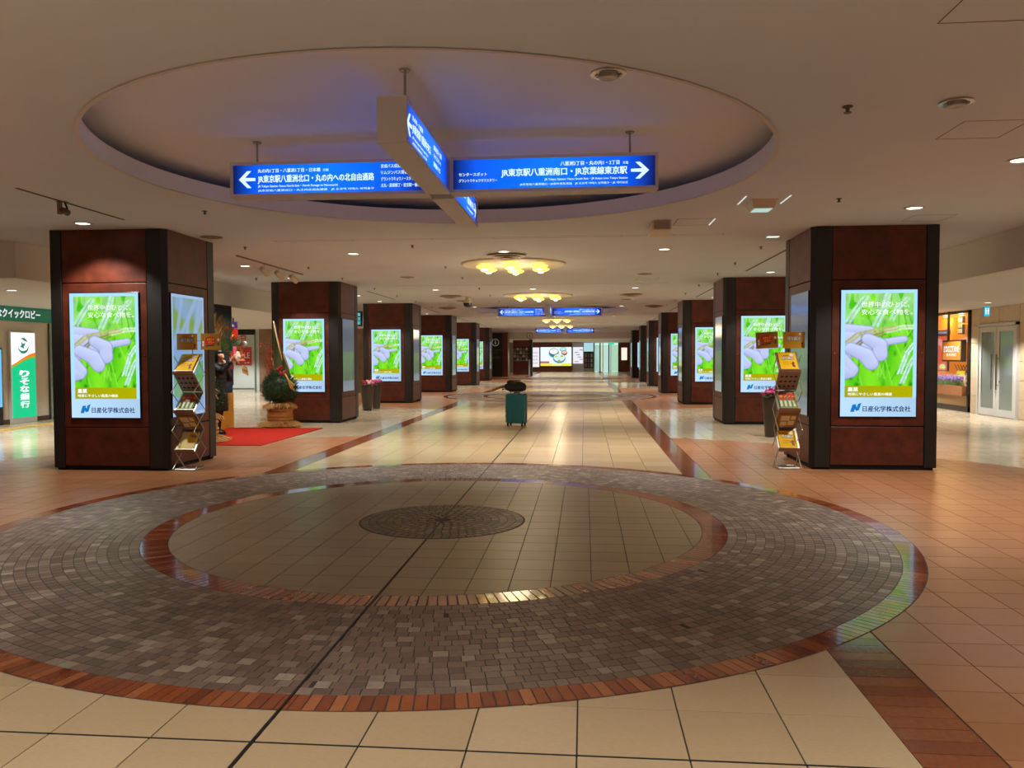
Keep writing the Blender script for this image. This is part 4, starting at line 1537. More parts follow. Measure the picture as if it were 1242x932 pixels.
def kadomatsu(loc, lab, group, seed):
    t = thing('kadomatsu', lab, 'new year pine decoration', loc, 0, group)
    rnd = random.Random(seed)
    mb = MB()
    mb.lathe([(.30, .0), (.34, .012), (.24, .05), (.2, .05)], 24)
    for i in range(260):     # splayed straw foot
        a = rnd.random() * 2 * PI; r1 = rnd.uniform(.36, .47); z1 = rnd.uniform(.006, .05)
        a2 = a + rnd.uniform(-.12, .12)
        mb.tube([(.23 * cos(a), .23 * sin(a), rnd.uniform(.06, .12)), (.33 * cos((a + a2) / 2), .33 * sin((a + a2) / 2), rnd.uniform(.05, .1)), (r1 * cos(a2), r1 * sin(a2), z1)], .005, 3, False)
    mb.build('straw_foot', m_straw, t, kind='stuff')
    MB().lathe([(.245, .04), (.25, .1), (.245, .30), (.25, .36)], 28).build('straw_drum', m_straw2, t)
    for z in (.14, .2, .31):
        mb = MB()
        for k in range(3):
            mb.lathe([(.248, z + .012 * k), (.262, z + .006 + .012 * k), (.248, z + .012 + .012 * k)], 28)
        mb.build('rope_band', m_straw, t)
    mb = MB()
    for i in range(200):
        a = rnd.random() * 2 * PI; r1 = rnd.uniform(.29, .36)
        mb.tube([(.22 * cos(a), .22 * sin(a), .47), (.27 * cos(a), .27 * sin(a), .45), (r1 * cos(a), r1 * sin(a), rnd.uniform(.34, .41))], .005, 3, False)
    mb.build('straw_collar', m_straw, t, kind='stuff')
    mb = MB()
    mb.ball((0, 0, .75), .29, 16, 10, 1.08, 1.05, .98)
    for i in range(1500):
        th, ph = math.acos(rnd.uniform(-.75, 1)), rnd.random() * 2 * PI
        d = Vector((sin(th) * cos(ph), sin(th) * sin(ph), cos(th)))
        p = Vector((0, 0, .75)) + d * .28
        q = p + (d + Vector((rnd.uniform(-.5, .5), rnd.uniform(-.5, .5), rnd.uniform(-.2, .7)))).normalized() * rnd.uniform(.07, .13)
        mb.tube([p, q], [.006, .0015], 3, False)
    mb.build('pine_bush', m_pine, t, kind='stuff')
    for x, y, r, h in ((-.03, 0, .085, 2.12), (.12, .08, .075, 1.5), (-.13, .1, .075, 1.38)):
        cut = .8 if h > 2 else .45
        n = 20
        vs = [(x + r * cos(2 * PI * i / n), y + r * sin(2 * PI * i / n), .9) for i in range(n)]
        top = [(x + r * cos(2 * PI * i / n), y + r * sin(2 * PI * i / n), h - cut / 2 - cut / 2 * cos(2 * PI * i / n - .18)) for i in range(n)]
        b = MB().add(vs + top, [(i, (i + 1) % n, n + (i + 1) % n, n + i) for i in range(n)]).build('bamboo', m_bam, t)
        inner = [(x + (p[0] - x) * .82, y + (p[1] - y) * .82, p[2]) for p in top]
        deep = [(p[0], p[1], p[2] - .05) for p in inner]
        MB().add(top + inner + deep, [(i, (i + 1) % n, n + (i + 1) % n, n + i) for i in range(n)] + [(n + i, n + (i + 1) % n, 2 * n + (i + 1) % n, 2 * n + i) for i in range(n)] + [tuple(range(2 * n, 3 * n))]).build('cut_face', m_bcut, b)
        mb = MB()
        for z in (1.15, 1.42):
            if z < h - cut:
                mb.lathe([(r, z - .008), (r + .006, z), (r, z + .008)], 18, (x, y, 0))
        if mb.v:
            mb.build('node', m_bcut, b)
    for i in range(7):
        a = rnd.uniform(-2.6, .2)
        c = (.1 + .13 * cos(a) * rnd.random(), -.16 + .06 * sin(a), 1.08 + rnd.uniform(-.03, .12))
        mb = MB()
        for q in range(7):
            aa = 2 * PI * q / 7
            mb.ball((c[0] + .024 * cos(aa), c[1] - .01, c[2] + .024 * sin(aa)), .019, 6, 4, 1, .5, 1)
        mb.ball((c[0], c[1] - .025, c[2]), .02, 6, 4)
        mb.build('red_flower', m_flow, t)
    for i in range(7):
        x0 = rnd.uniform(-.22, -.02); h = rnd.uniform(1.35, 1.72)
        mb = MB(); pts = []
        for k in range(8):
            u = k / 7
            pts.append((x0 - .12 * u * u * (i % 3), -.1 - .04 * u, .95 + (h - .95) * u))
        mb.tube(pts, [.005 - .0004 * k for k in range(8)], 5)
        b = mb.build('berry_branch', m_twig, t)
        mb = MB()
        for k in range(26):
            u = rnd.uniform(.25, 1); p = pts[min(7, int(u * 7))]
            mb.ball((p[0] + rnd.uniform(-.05, .05), p[1] + rnd.uniform(-.04, .04), .95 + (h - .95) * u), .011, 5, 3)
        mb.build('berries', m_berry, b, kind='stuff')
    # straw and gold tassel fan at the right
    for i in range(12):
        u = i / 11
        MB().tube([(.16, -.2, 1.12 - .03 * u), (.25 + .05 * u, -.24, .98 - .1 * u), (.32 + .09 * sin(u * 3), -.26, .78 + .12 * u - .14 * (u > .6))], [.012, .016, .006], 5).build('tassel', m_gold if i % 2 else m_straw, t)
    return t


kadomatsu((-6.10, 15.62, .0126), 'kadomatsu of bamboo, pine and straw before the second left column', 'kadomatsu pair', 2)
kadomatsu((-6.28, 12.68, .0125), 'kadomatsu mostly hidden behind the first left column, straw foot on the red carpet', 'kadomatsu pair', 4)

t = thing('display_panel', 'tall black display panel with gold foot and new year ornament behind the person', 'display panel', (-7.0, 14.0, 0))
MB().box(-.12, 0, -1.45, 1.44, .70, 2.42).build('board', mat('black lacquer board', srgb(18, 18, 20), .3), t)
MB().box(-.14, .012, -1.46, 1.45, .0, .70).build('gold_foot', mat('gold foot', srgb(196, 136, 30), .45, noise=.08), t)
rnd = random.Random(11)
for i in range(26):
    y0 = rnd.uniform(.1, 1.0); s = MB(); pts = []
    ztop = rnd.uniform(2.05, 2.3)
    for k in range(9):
        u = k / 8
        pts.append((.06 + .18 * sin(u * PI * .8), y0 + (rnd.random() - .5) * .05 + .25 * (u - .3) * (i % 3 - 1), 1.5 + (ztop - 1.5) * sin(u * 1.9) - .45 * max(0, u - .6)))
    s.tube(pts, .0045, 5).build('gold_willow', m_gold, t)
for i in range(20):
    c = (.08 + rnd.random() * .1, rnd.uniform(.35, 1.3), rnd.uniform(1.65, 2.05) if i < 12 else rnd.uniform(1.35, 1.55))
    mb = MB()
    for q in range(6):
        aa = 2 * PI * q / 6
        mb.ball((c[0], c[1] + .022 * cos(aa), c[2] + .022 * sin(aa)), .02, 6, 4, .6, 1, 1)
    mb.build('red_flower', m_flow if i % 3 else m_berry, t)
mb = MB()
for i in range(500):
    p = Vector((rnd.uniform(.03, .25), rnd.uniform(.3, 1.4), rnd.uniform(1.45, 1.75)))
    q = p + Vector((rnd.uniform(0, .12), rnd.uniform(-.12, .16), rnd.uniform(-.05, .1)))
    mb.tube([p, q], [.006, .001], 3, False)
mb.build('pine_sprays', mat('fresh pine', srgb(60, 104, 40), .7), t, kind='stuff')
mb = MB(); n = 18            # pleated fan with a white rosette
vs = [(.2, 1.1, 1.33)]
for i in range(n + 1):
    a = -.2 + 3.5 * i / n
    vs.append((.24 + .03 * (i % 2), 1.1 + .34 * cos(a), 1.33 + .3 * sin(a)))
mb.add(vs, [(0, i, i + 1) for i in range(1, n + 1)]).build('pleated_fan', mat('orange fan paper', srgb(206, 100, 46), .6), t)
mb = MB()
for i in range(9):
    a = 2 * PI * i / 9
    mb.ball((.3, 1.02 + .06 * cos(a), 1.42 + .06 * sin(a)), .045, 6, 4, .5)
mb.ball((.32, 1.02, 1.42), .04, 8, 6)
mb.build('white_rosette', mat('cream paper', srgb(232, 222, 200), .7), t)
MB().ball((.34, 1.22, 1.66), .07, 12, 8).build('silver_bauble', mat('silver bauble', srgb(210, 206, 200), .2, .7), t, True)
for k in range(3):
    MB().add([(.26, 1.3, 1.26 - .03 * k), (.3, 1.44 + .04 * k, 1.2 - .05 * k), (.3, 1.47 + .02 * k, 1.15 - .06 * k), (.26, 1.3, 1.18 - .04 * k)], [(0, 1, 2, 3)]).build('ribbon', m_straw if k != 1 else m_gold, t)
MB().add([(.03, .5, 1.2), (.03, 1.42, 1.3), (.03, 1.42, .86), (.05, 1.1, .72), (.03, .5, .78)], [(0, 1, 2, 3, 4)]).build('navy_cloth', mat('navy cloth', srgb(24, 30, 58), .7), t)
MB().box(.035, .05, .6, 1.4, 1.16, 1.26).build('red_band', m_flow, t)

# ------------------------------------------------------------------ person in the black coat
def skin_mesh(name, chains, m, sub=2, voxel=None):
    """chains: list of [(point, radius), ...]; the first point of a later chain may repeat an earlier point to branch there"""
    pts, rad, edges, idx = [], [], [], {}
    for ch in chains:
        prev = None
        for p, r in ch:
            k = tuple(round(c, 4) for c in p)
            if k not in idx:
                idx[k] = len(pts); pts.append(p); rad.append(r)
            if prev is not None and prev != idx[k]:
                edges.append((prev, idx[k]))
            prev = idx[k]
    me = bpy.data.meshes.new('tmp'); me.from_pydata(pts, edges, []); me.update()
    o = bpy.data.objects.new('tmp', me); COL.objects.link(o)
    sm = o.modifiers.new('s', 'SKIN'); sm.use_smooth_shade = True
    lay = me.skin_vertices[0].data
    for i, r in enumerate(rad):
        lay[i].radius = (r, r) if not isinstance(r, tuple) else r
        lay[i].use_root = (i == 0)
    sb = o.modifiers.new('sub', 'SUBSURF'); sb.levels = sub; sb.render_levels = sub
    if voxel:
        rm = o.modifiers.new('r', 'REMESH'); rm.mode = 'VOXEL'; rm.voxel_size = voxel; rm.use_smooth_shade = True
    bpy.context.view_layer.update()
    me2 = bpy.data.meshes.new_from_object(o.evaluated_get(bpy.context.evaluated_depsgraph_get()))
    bpy.data.objects.remove(o); bpy.data.meshes.remove(me)
    me2.name = name; me2.materials.clear(); me2.materials.append(m)
    me2.polygons.foreach_set('use_smooth', [True] * len(me2.polygons))
    return me2


m_skin = mat('skin', srgb(214, 150, 112), .55)
m_coat = mat('black quilted coat', srgb(24, 24, 28), .55, spec=.35)
m_black = mat('black cloth', srgb(14, 14, 16), .8)
m_hair = mat('black hair', srgb(16, 12, 11), .5)

P = thing('person', 'person in a black quilted coat holding a phone up at the new year display', 'person', (-6.55, 13.86, .0195), math.radians(-8))


def hand(w, d, up_, s, curl):
    """finger chains from wrist w along d; up_ is the back of the hand; s mirrors the thumb"""
    w, d, up_ = Vector(w), Vector(d).normalized(), Vector(up_).normalized()
    sd = d.cross(up_).normalized() * s
    palm = w + d * .045
    out = [[(tuple(w), .021), (tuple(palm), .026)]]
    for k, (off, ln) in enumerate(((.027, .062), (.009, .072), (-.009, .068), (-.026, .052))):
        kn = palm + d * .035 + sd * off
        a = kn + (d * cos(curl) - up_ * sin(curl)) * ln * .5
        b = a + (d * cos(curl * 2) - up_ * sin(curl * 2)) * ln * .5
        out.append([(tuple(palm), .026), (tuple(kn), .0105), (tuple(a), .009), (tuple(b), .0075)])
    th = palm + sd * .03 - up_ * .005
    out.append([(tuple(palm), .026), (tuple(th), .011), (tuple(th + d * .03 + sd * .016 - up_ * .012), .0095), (tuple(th + d * .055 + sd * .012 - up_ * .02), .008)])
    return out


rw, re_, rs = (.34, -.10, 1.335), (.20, -.21, 1.13), (.0, -.165, 1.22)
lw, le_, ls = (.115, .03, 1.215), (.10, .19, 1.0), (.0, .165, 1.22)
chains = [
    [((0, 0, .80), (.13, .105)), ((0, 0, .95), (.115, .09)), ((-.005, 0, 1.1), (.125, .10)), ((-.005, 0, 1.2), (.11, .09)), ((.005, 0, 1.275), .048), ((.02, 0, 1.335), .052), ((.03, 0, 1.395), .085), ((.022, 0, 1.45), .082), ((.015, 0, 1.485), .055)],
    [((.03, 0, 1.395), .085), ((.107, 0, 1.385), .018), ((.122, 0, 1.378), .011)],
    [((-.005, 0, 1.2), (.11, .09)), (rs, .055), (re_, .042), (rw, .028)],
    [((-.005, 0, 1.2), (.11, .09)), (ls, .055), (le_, .042), (lw, .028)],
    [((0, 0, .80), (.13, .105)), ((.0, -.085, .74), .085), ((.03, -.09, .43), .055), ((-.02, -.09, .10), .036), ((.05, -.095, .035), .034), ((.12, -.10, .028), .026)],
    [((0, 0, .80), (.13, .105)), ((.0, .085, .74), .085), ((-.05, .09, .43), .055), ((-.11, .09, .10), .036), ((-.04, .095, .035), .034), ((.03, .10, .028), .026)],
]
chains += hand(rw, (.35, .1, .9), (-.6, -.6, .3), 1, .5)
chains += hand(lw, (.25, -.2, .9), (.8, .3, -.1), -1, .55)
link('body', skin_mesh('body', chains, m_skin, 2), P)
# coat: lofted rings with quilting folds, sleeves as puffed tubes
mb = MB(); n = 24; rings = []
prof = [(.42, .19, .165), (.50, .195, .17), (.58, .19, .165), (.66, .187, .165), (.74, .18, .165), (.82, .175, .165), (.90, .165, .16), (.98, .163, .16), (1.06, .165, .17), (1.13, .162, .18), (1.19, .145, .185), (1.235, .11, .15), (1.262, .078, .088), (1.31, .074, .08)]
vs = []
for k in range(len(prof) - 1):
    for q in range(4):
        u = q / 4
        z, a, b = (prof[k][i] * (1 - u) + prof[k + 1][i] * u for i in range(3))
        puff = .008 * sin(PI * u) if k < 11 else 0
        rings.append((z, a * .80 + puff, b + puff))
rings.append(prof[-1][:1] + (prof[-1][1] * .8, prof[-1][2]))
for z, a, b in rings:
    for i in range(n):
        t_ = 2 * PI * i / n
        vs.append((a * cos(t_) + .02 * (z < .8) * (.8 - z), b * sin(t_), z))
fs = [(k * n + i, k * n + (i + 1) % n, k * n + n + (i + 1) % n, k * n + n + i) for k in range(len(rings) - 1) for i in range(n)]
mb.add(vs, fs)
mb.build('coat', m_coat, P, True)
for a, b, c in ((rs, re_, rw), (ls, le_, lw)):
    pts, rad = [], []
    a, b, c = Vector(a), Vector(b), Vector(c)
    for k in range(25):
        u = k / 24
        p = a.lerp(b, u * 2) if u < .5 else b.lerp(c, (u - .5) * 2 * .92)
        pts.append(p); rad.append((.08 - .036 * u) + .005 * abs(sin(u * PI * 6)))
    MB().tube(pts, rad, 14).build('sleeve', m_coat, P, True)
for k in (4, 5):
    ch = chains[k]
    pts = [Vector(ch[1][0]), Vector(ch[2][0]), Vector(ch[3][0])]
    MB().tube([pts[0], pts[0].lerp(pts[1], .5), pts[1], pts[1].lerp(pts[2], .5), pts[2] + Vector((0, 0, -.045))], [.11, .098, .082, .072, .064], 14).build('trouser_leg', m_black, P, True)
    a = Vector(ch[3][0]); f = Vector(ch[5][0])
    mb = MB()
    mb.tube([(a.x - .045, a.y, .045), (a.x, a.y, .052), (a.x + .07, a.y - .003, .045), (f.x - .02, f.y, .035), (f.x + .025, f.y, .028)], [.034, .046, .045, .042, .022], 12)
    mb.box(a.x - .07, f.x + .03, a.y - .045, a.y + .045, -.002, .014)
    mb.build('shoe', mat('black shoe', srgb(12, 12, 13), .35), P, True)
# hair: a cap open at the face, down to the collar
mb = MB(); vs = []; fs = []
NU, NV = 20, 12
for j in range(NV + 1):
    v = j / NV
    for i in range(NU + 1):
        a = PI * (.36 + 1.28 * i / NU)          # leaves the face (+X) free
        zz = 1.525 - .225 * v
        r = .104 * math.sqrt(max(.02, 1 - (1 - min(1, v * 2.0)) ** 2)) if v < .5 else .104 - .012 * (v - .5)
        vs.append((.012 + r * cos(a) * 1.05, r * sin(a) * .95, zz))
for j in range(NV):
    for i in range(NU):
        k = j * (NU + 1) + i
        fs.append((k, k + 1, k + NU + 2, k + NU + 1))
b = len(vs)
mb.add(vs, fs)
mb.ball((.02, 0, 1.475), .085, 16, 8, 1.02, .98, .62)
mb.build('hair', m_hair, P, True)
for s in (-1, 1):
    e = MB().ball((.098, s * .032, 1.415), .011, 8, 6, .5, 1.2, .7).build('eye', mat('eye', srgb(24, 18, 16), .2), P)
    MB().ball((.02, s * .083, 1.395), .02, 8, 6, .6, .4, 1.3).build('ear', m_skin, P)
MB().ball((.103, 0, 1.348), .016, 8, 6, .4, 1.3, .4).build('mouth', mat('lips', srgb(160, 74, 66), .5), P)
MB().tube([(-.02, -.09, 1.262), (.075, -.05, 1.25), (.095, 0, 1.245), (.075, .05, 1.25), (-.02, .09, 1.262)], .024, 10).build('scarf', m_black, P, True)
# phone in the raised hand (a thing of its own)
pw = P.matrix_basis if False else Matrix.Translation(P.location) @ Matrix.Rotation(math.radians(-8), 4, 'Z')
ph = thing('mobile_phone', 'mobile phone in a pink case held up by the person', 'phone', pw @ Vector((.385, -.075, 1.43)), math.radians(-20))
MB().bbox(-.005, .005, -.036, .036, 0, .145, .003).build('case', mat('pink case', srgb(216, 96, 140), .4), ph)
MB().box(-.0065, -.005, -.032, .032, .006, .139).build('display', emat('phone display', srgb(200, 150, 160), .7), ph)
# bag on the near forearm
bg = thing('tote_bag', 'olive and tan tote bag hanging at the side of the person in black', 'bag', pw @ Vector((.02, -.27, .52)), math.radians(-8))
mb = MB(); vs = []
for z, a, b in ((0, .12, .035), (.05, .135, .05), (.15, .13, .055), (.24, .115, .035), (.27, .11, .015)):
    vs += [(a * cos(2 * PI * i / 20), b * sin(2 * PI * i / 20), z) for i in range(20)]
fs = [(k * 20 + i, k * 20 + (i + 1) % 20, k * 20 + 20 + (i + 1) % 20, k * 20 + 20 + i) for k in range(4) for i in range(20)] + [tuple(range(19, -1, -1))]
mb.add(vs, fs).build('bag_body', mat('olive cloth', srgb(112, 106, 74), .8), bg, True)
for y in (-.02, .02):
    MB().tube([(-.07, y, .25), (-.06, y, .42), (0, y + .04, .55), (.06, y, .42), (.07, y, .25)], .012, 8).build('strap', mat('tan strap', srgb(206, 150, 70), .6), bg, True)
MB().tube([(-.03, -.05, .3), (.0, -.065, .2), (.05, -.06, .12)], [.02, .035, .02], 8).build('tan_scarf', mat('tan cloth', srgb(196, 160, 96), .8), bg, True)

# ------------------------------------------------------------------ flower pots
m_pot = mat('dark brown planter', srgb(56, 44, 36), .4, noise=.12, nscale=4)
m_leaf = mat('cyclamen leaf', srgb(52, 84, 44), .6)


def flower_pot(loc, h, rt_, rb, cols, lab, seed):
    t = thing('flower_pot', lab, 'flower pot', loc, 0, 'dark planters with cyclamen')
    MB().lathe([(rb * .96, 0), (rb, .01), ((rb + rt_) / 2 * 1.02, h * .55), (rt_, h - .012), (rt_ * .99, h), (rt_ * .9, h), (rt_ * .88, h - .03)], 28).build('planter', m_pot, t, True)
    MB().lathe([(rt_ * .89, h - .035), (.0001, h - .03)], 24).build('soil', mat('soil', srgb(40, 28, 20), .9), t)
    rnd = random.Random(seed)
    mb = MB()
    for i in range(46):
        a, r = rnd.random() * 2 * PI, rt_ * math.sqrt(rnd.random()) * 1.1
        c = Vector((r * cos(a), r * sin(a), h + rnd.uniform(.0, .07)))
        s = rnd.uniform(.03, .045)
        d = Vector((cos(a), sin(a), -.25)).normalized(); e = d.cross(Vector((0, 0, 1))).normalized()
        mb.add([c - d * s, c + e * s - d * s * .3, c + d * s, c - e * s - d * s * .3, c + Vector((0, 0, .008))], [(0, 1, 4), (1, 2, 4), (2, 3, 4), (3, 0, 4)])
    mb.build('foliage', m_leaf, t, kind='stuff')
    for i in range(26):
        a, r = rnd.random() * 2 * PI, rt_ * math.sqrt(rnd.random()) * 1.08
        c = (r * cos(a), r * sin(a), h + .05 + (1 - r / rt_ * .6) * rnd.uniform(.05, .12))
        mb = MB().tube([(c[0] * .8, c[1] * .8, h - .02), c], .003, 4)
        for q in range(5):
            aa = 2 * PI * q / 5 + i
            mb.ball((c[0] + .02 * cos(aa), c[1] + .02 * sin(aa), c[2] + .016), .021, 6, 4, .8, .8, 1.1)
        col = cols[i % len(cols)]
        mb.build('blossom', mat('petal %s' % (col,), srgb(*col), .6), t)
    return t


PINK, WHT, RED, MAG = (228, 120, 160), (240, 214, 216), (206, 40, 44), (200, 60, 130)
flower_pot((-5.655, 20.5, 0), .62, .175, .115, (RED, PINK, WHT, RED, WHT), 'dark planter with red and pale pink flowers beside the third left column', 1)
flower_pot((-5.59, 21.15, 0), .64, .15, .10, (PINK, MAG, PINK, WHT), 'dark planter with pink flowers, the rear one by the third left column', 2)
flower_pot((3.2, 14.22, 0), .67, .125, .085, (MAG, PINK, MAG), 'slim dark planter with magenta flowers behind the right brochure rack', 3)

# ------------------------------------------------------------------ suitcase with a bag on top
m_teal = mat('teal shell', srgb(20, 112, 132), .35)
m_tb = mat('dark rubber', srgb(18, 18, 18), .6)
S = thing('suitcase', 'teal ribbed suitcase standing alone in the middle of the hall', 'suitcase', (-1.37, 16.1, 0), math.radians(-14))
W_, D_, Z0, Z1 = .20, .13, .06, .655
MB().bbox(-W_, W_, -D_, -.008, Z0, Z1, .035).build('front_shell', m_teal, S)
MB().bbox(-W_, W_, .008, D_, Z0, Z1, .035).build('rear_shell', m_teal, S)
MB().box(-W_ + .006, W_ - .006, -.008, .008, Z0 + .01, Z1 - .01).build('zip_band', m_tb, S)
for i in range(7):
    x = -.15 + .05 * i
    MB().bbox(x - .012, x + .012, -D_ - .006, -D_ + .01, Z0 + .05, Z1 - .05, .005).build('rib', m_teal, S)
for z in (.52, .2):
    MB().bbox(-W_ - .004, W_ + .004, -D_ - .004, -D_ + .004, z, z + .014, .003).build('cross_rib', m_teal, S)
for x in (-1, 1):
    for y in (-1, 1):
        w = MB().tube([(x * .15 - .012, y * .09, .028), (x * .15 + .012, y * .09, .028)], .028, 14)
        w.box(x * .15 - .016, x * .15 + .016, y * .09 - .02, y * .09 + .02, .04, .065)
        w.build('wheel', m_tb, S)
MB().tube([(-.16, D_ - .012, Z1 - .02), (-.16, D_ - .012, .9), (-.15, D_ - .012, .92), (.02, D_ - .012, .92), (.03, D_ - .012, .9), (.03, D_ - .012, Z1 - .02)], .009, 8).build('trolley_handle', mat('grey handle', srgb(120, 116, 112), .3, .8), S)
MB().tube([(-.06, 0, Z1 - .01), (-.05, 0, Z1 + .02), (.05, 0, Z1 + .02), (.06, 0, Z1 - .01)], .01, 8).build('carry_handle', m_tb, S)
MB().box(-W_ - .003, -W_ + .001, -.09, -.02, .5, .62).build('luggage_tag', mat('pale tag', srgb(196, 190, 170), .5), S)
B = thing('travel_bag', 'black soft bag lying on top of the teal suitcase', 'bag', (-1.38, 16.045, .692), math.radians(-14))
mb = MB(); vs = []
for x, a, b in ((-.22, .03, .03), (-.2, .08, .06), (-.1, .115, .095), (.02, .12, .10), (.12, .11, .09), (.2, .085, .07), (.225, .03, .03)):
    vs += [(x, a * .95 * cos(2 * PI * i / 18) - .02, .1 + b * sin(2 * PI * i / 18) + .012 * sin(i * 2.4 + x * 30)) for i in range(18)]
mb.add(vs, [(k * 18 + i, k * 18 + n_, k * 18 + 18 + n_, k * 18 + 18 + i) for k in range(6) for i in range(18) for n_ in ((i + 1) % 18,)] + [tuple(range(18)), tuple(range(125, 107, -1))])
mb.build('bag_body', m_black, B, True)
MB().ball((-.12, .02, .185), .065, 12, 8, 1.1, 1, .8).build('hood', m_black, B, True)
MB().ball((.07, .02, .175), .06, 12, 8, 1.4, 1, .6).build('pocket', m_black, B, True)
MB().tube([(-.1, -.06, .17), (-.06, -.09, .22), (.05, -.09, .22), (.1, -.06, .17)], .011, 8).build('handle', m_tb, B, True)
MB().tube([(-.2, -.05, .1), (-.265, -.07, .08), (-.25, -.08, .04), (-.21, -.09, .06)], .012, 8).build('strap', m_tb, B, True)

# ------------------------------------------------------------------ bank at the left
def facing_x(o, loc, sgn=1):
    """turn a -Y facing object so that it faces +X (sgn 1) or -X (sgn -1)"""
    o.location = loc; o.rotation_euler = (0, 0, sgn * PI / 2)
    return o


fa = thing('shop_fascia', 'dark green fascia band with white lettering over the bank front', 'shop sign')
facing_x(fa, (-12.112, 12.6, 2.19))
MB().box(0, 5.6, 0, .02, 0, .305).build('band', mat('bank green', srgb(8, 96, 76), .4, emit=srgb(8, 96, 76), strength=.35), fa)
letters(MB(), 'りそなクイックロビー', 2.68, 4.33, .07, .25, -.004, .03).build('lettering', emat('fascia white', (1, 1, 1, 1), .85), fa)
bs = thing('bank_sign', 'tall white and green lit bank sign with vertical lettering', 'sign')
facing_x(bs, (-12.08, 15.95, .115))
MB().bbox(-.03, .78, 0, .06, -.115, 1.86, .01).build('sign_case', mat('sign case', srgb(190, 186, 180), .4), bs)
y = -.003
MB().quad((0, y, 0), (.745, y, 0), (.745, y, 1.83), (0, y, 1.83)).build('lit_face', emat('bank lit white', srgb(250, 252, 255), 1.1), bs)
n = 12
def wave(x, k):
    return 1.19 + k + .09 * sin((x / .745 - .35) * 2.6) + .06 * (x / .745)
g = [(.745 * i / n, y - .002, 0) for i in range(n + 1)] + [(.745 * i / n, y - .002, wave(.745 * i / n, -.05)) for i in range(n, -1, -1)]
MB().poly(g).build('green_field', emat('bank lit green', srgb(0, 206, 140), 1.0), bs)
o_ = [(.745 * i / n, y - .003, wave(.745 * i / n, -.02)) for i in range(n + 1)] + [(.745 * i / n, y - .003, wave(.745 * i / n, .012 + .05 * i / n)) for i in range(n, -1, -1)]
MB().poly(o_).build('orange_wave', emat('bank lit orange', srgb(246, 126, 30), 1.0), bs)
o_ = [(.745 * i / n, y - .0035, wave(.745 * i / n, -.055)) for i in range(n + 1)] + [(.745 * i / n, y - .0035, wave(.745 * i / n, -.018)) for i in range(n, -1, -1)]
MB().poly(o_).build('green_wave', emat('bank lit lime', srgb(90, 200, 60), 1.0), bs)
letters(MB(), 'りそな銀行', .25, .52, .2, 1.03, y - .005, .04, True).build('lettering', M_GLOW, bs)
mb = MB()
for cx, cz, r, a0, a1 in ((.37, 1.55, .17, 3.5, 6.1), (.37, 1.58, .14, .4, 2.0), (.37, 1.6, .06, 2.6, 6.6), (.33, 1.5, .06, -.4, 2.8)):
    for i in range(14):
        a, b = a0 + (a1 - a0) * i / 14, a0 + (a1 - a0) * (i + 1) / 14
        w = .04 * (.4 + sin(PI * (i + .5) / 14))
        mb.add([(cx + r * cos(a), y - .004, cz + r * sin(a)), (cx + r * cos(b), y - .004, cz + r * sin(b)), (cx + (r - w) * cos(b), y - .004, cz + (r - w) * sin(b)), (cx + (r - w) * cos(a), y - .004, cz + (r - w) * sin(a))], [(3, 2, 1, 0)])
mb.build('emblem', emat('bank emblem', srgb(0, 130, 110), .9), bs)
sc_ = thing('lobby_screen', 'pale blue lit poster screen at the left edge beside the bank sign', 'screen')
facing_x(sc_, (-12.072, 14.85, .38))
MB().bbox(-.03, .83, 0, .06, -.38, 1.23, .01).build('case', M_BEZ, sc_)
MB().quad((0, -.003, 0), (.8, -.003, 0), (.8, -.003, 1.2), (0, -.003, 1.2)).build('lit_face', emat('pale blue face', srgb(120, 200, 250), 1.0), sc_)
MB().quad((.08, -.005, .62), (.72, -.005, .62), (.72, -.005, 1.0), (.08, -.005, 1.0)).build('green_block', emat('bank lit teal', srgb(20, 150, 120), .9), sc_)
MB().quad((.08, -.005, .32), (.72, -.005, .32), (.72, -.005, .38), (.08, -.005, .38)).build('red_line', emat('red line', srgb(220, 80, 80), .9), sc_)
gl = thing('glass_partition', 'glass partition with steel frame right of the bank sign', 'partition')
facing_x(gl, (-12.1, 17.2, 0))
MB().box(0, 1.8, 0, .02, .05, 2.18).build('pane', mat('greenish glass', srgb(120, 160, 150), .05, spec=.8), gl)
for x in (0, .9, 1.76):
    MB().box(x, x + .04, -.02, .03, 0, 2.18).build('frame', mat('steel grey', srgb(140, 140, 136), .4, .6), gl)
o = MB().bbox(-.02, .0, 0, .9, 0, .36, .005).build('blank_notice_board', mat('grey notice panel', srgb(176, 168, 156), .5))
o.location = (-8.9, 10.3, 2.56); o.rotation_euler = (0, 0, PI / 2)
tag(o, 'blank grey notice board on the soffit at the far left', 'notice board')

# sale posters and flags in the left aisle
m_sale = mat('sale red', srgb(176, 40, 44), .5)
po = thing('sale_poster', 'red poster with white sale lettering on the pale door panel', 'poster', (-13.9, 30.955, 1.07))
MB().box(0, .66, 0, .01, 0, .72).build('sheet', m_sale, po)
letters(MB(), 'SALE', .07, .59, .28, .5, -.003, .02).build('lettering', m_wink, po)
mb = MB()
for k in range(4):
    mb.quad((.1 + .13 * k, -.003, .08), (.18 + .13 * k, -.003, .08), (.18 + .13 * k, -.003, .11), (.1 + .13 * k, -.003, .11))
mb.build('small_print', m_wink, po)
po = thing('notice_poster', 'small red notice above the sale poster', 'poster', (-13.66, 30.955, 1.95))
MB().box(0, .2, 0, .01, 0, .3).build('sheet', m_sale, po)
mb = MB()
for k in range(3):
    mb.quad((.04, -.003, .06 + .08 * k), (.16, -.003, .06 + .08 * k), (.16, -.003, .09 + .08 * k), (.04, -.003, .09 + .08 * k))
mb.build('small_print', m_wink, po)
fl = thing('projecting_sign', 'blue over red projecting sign box under the left aisle ceiling', 'sign', (-10.06, 22, 1.92))
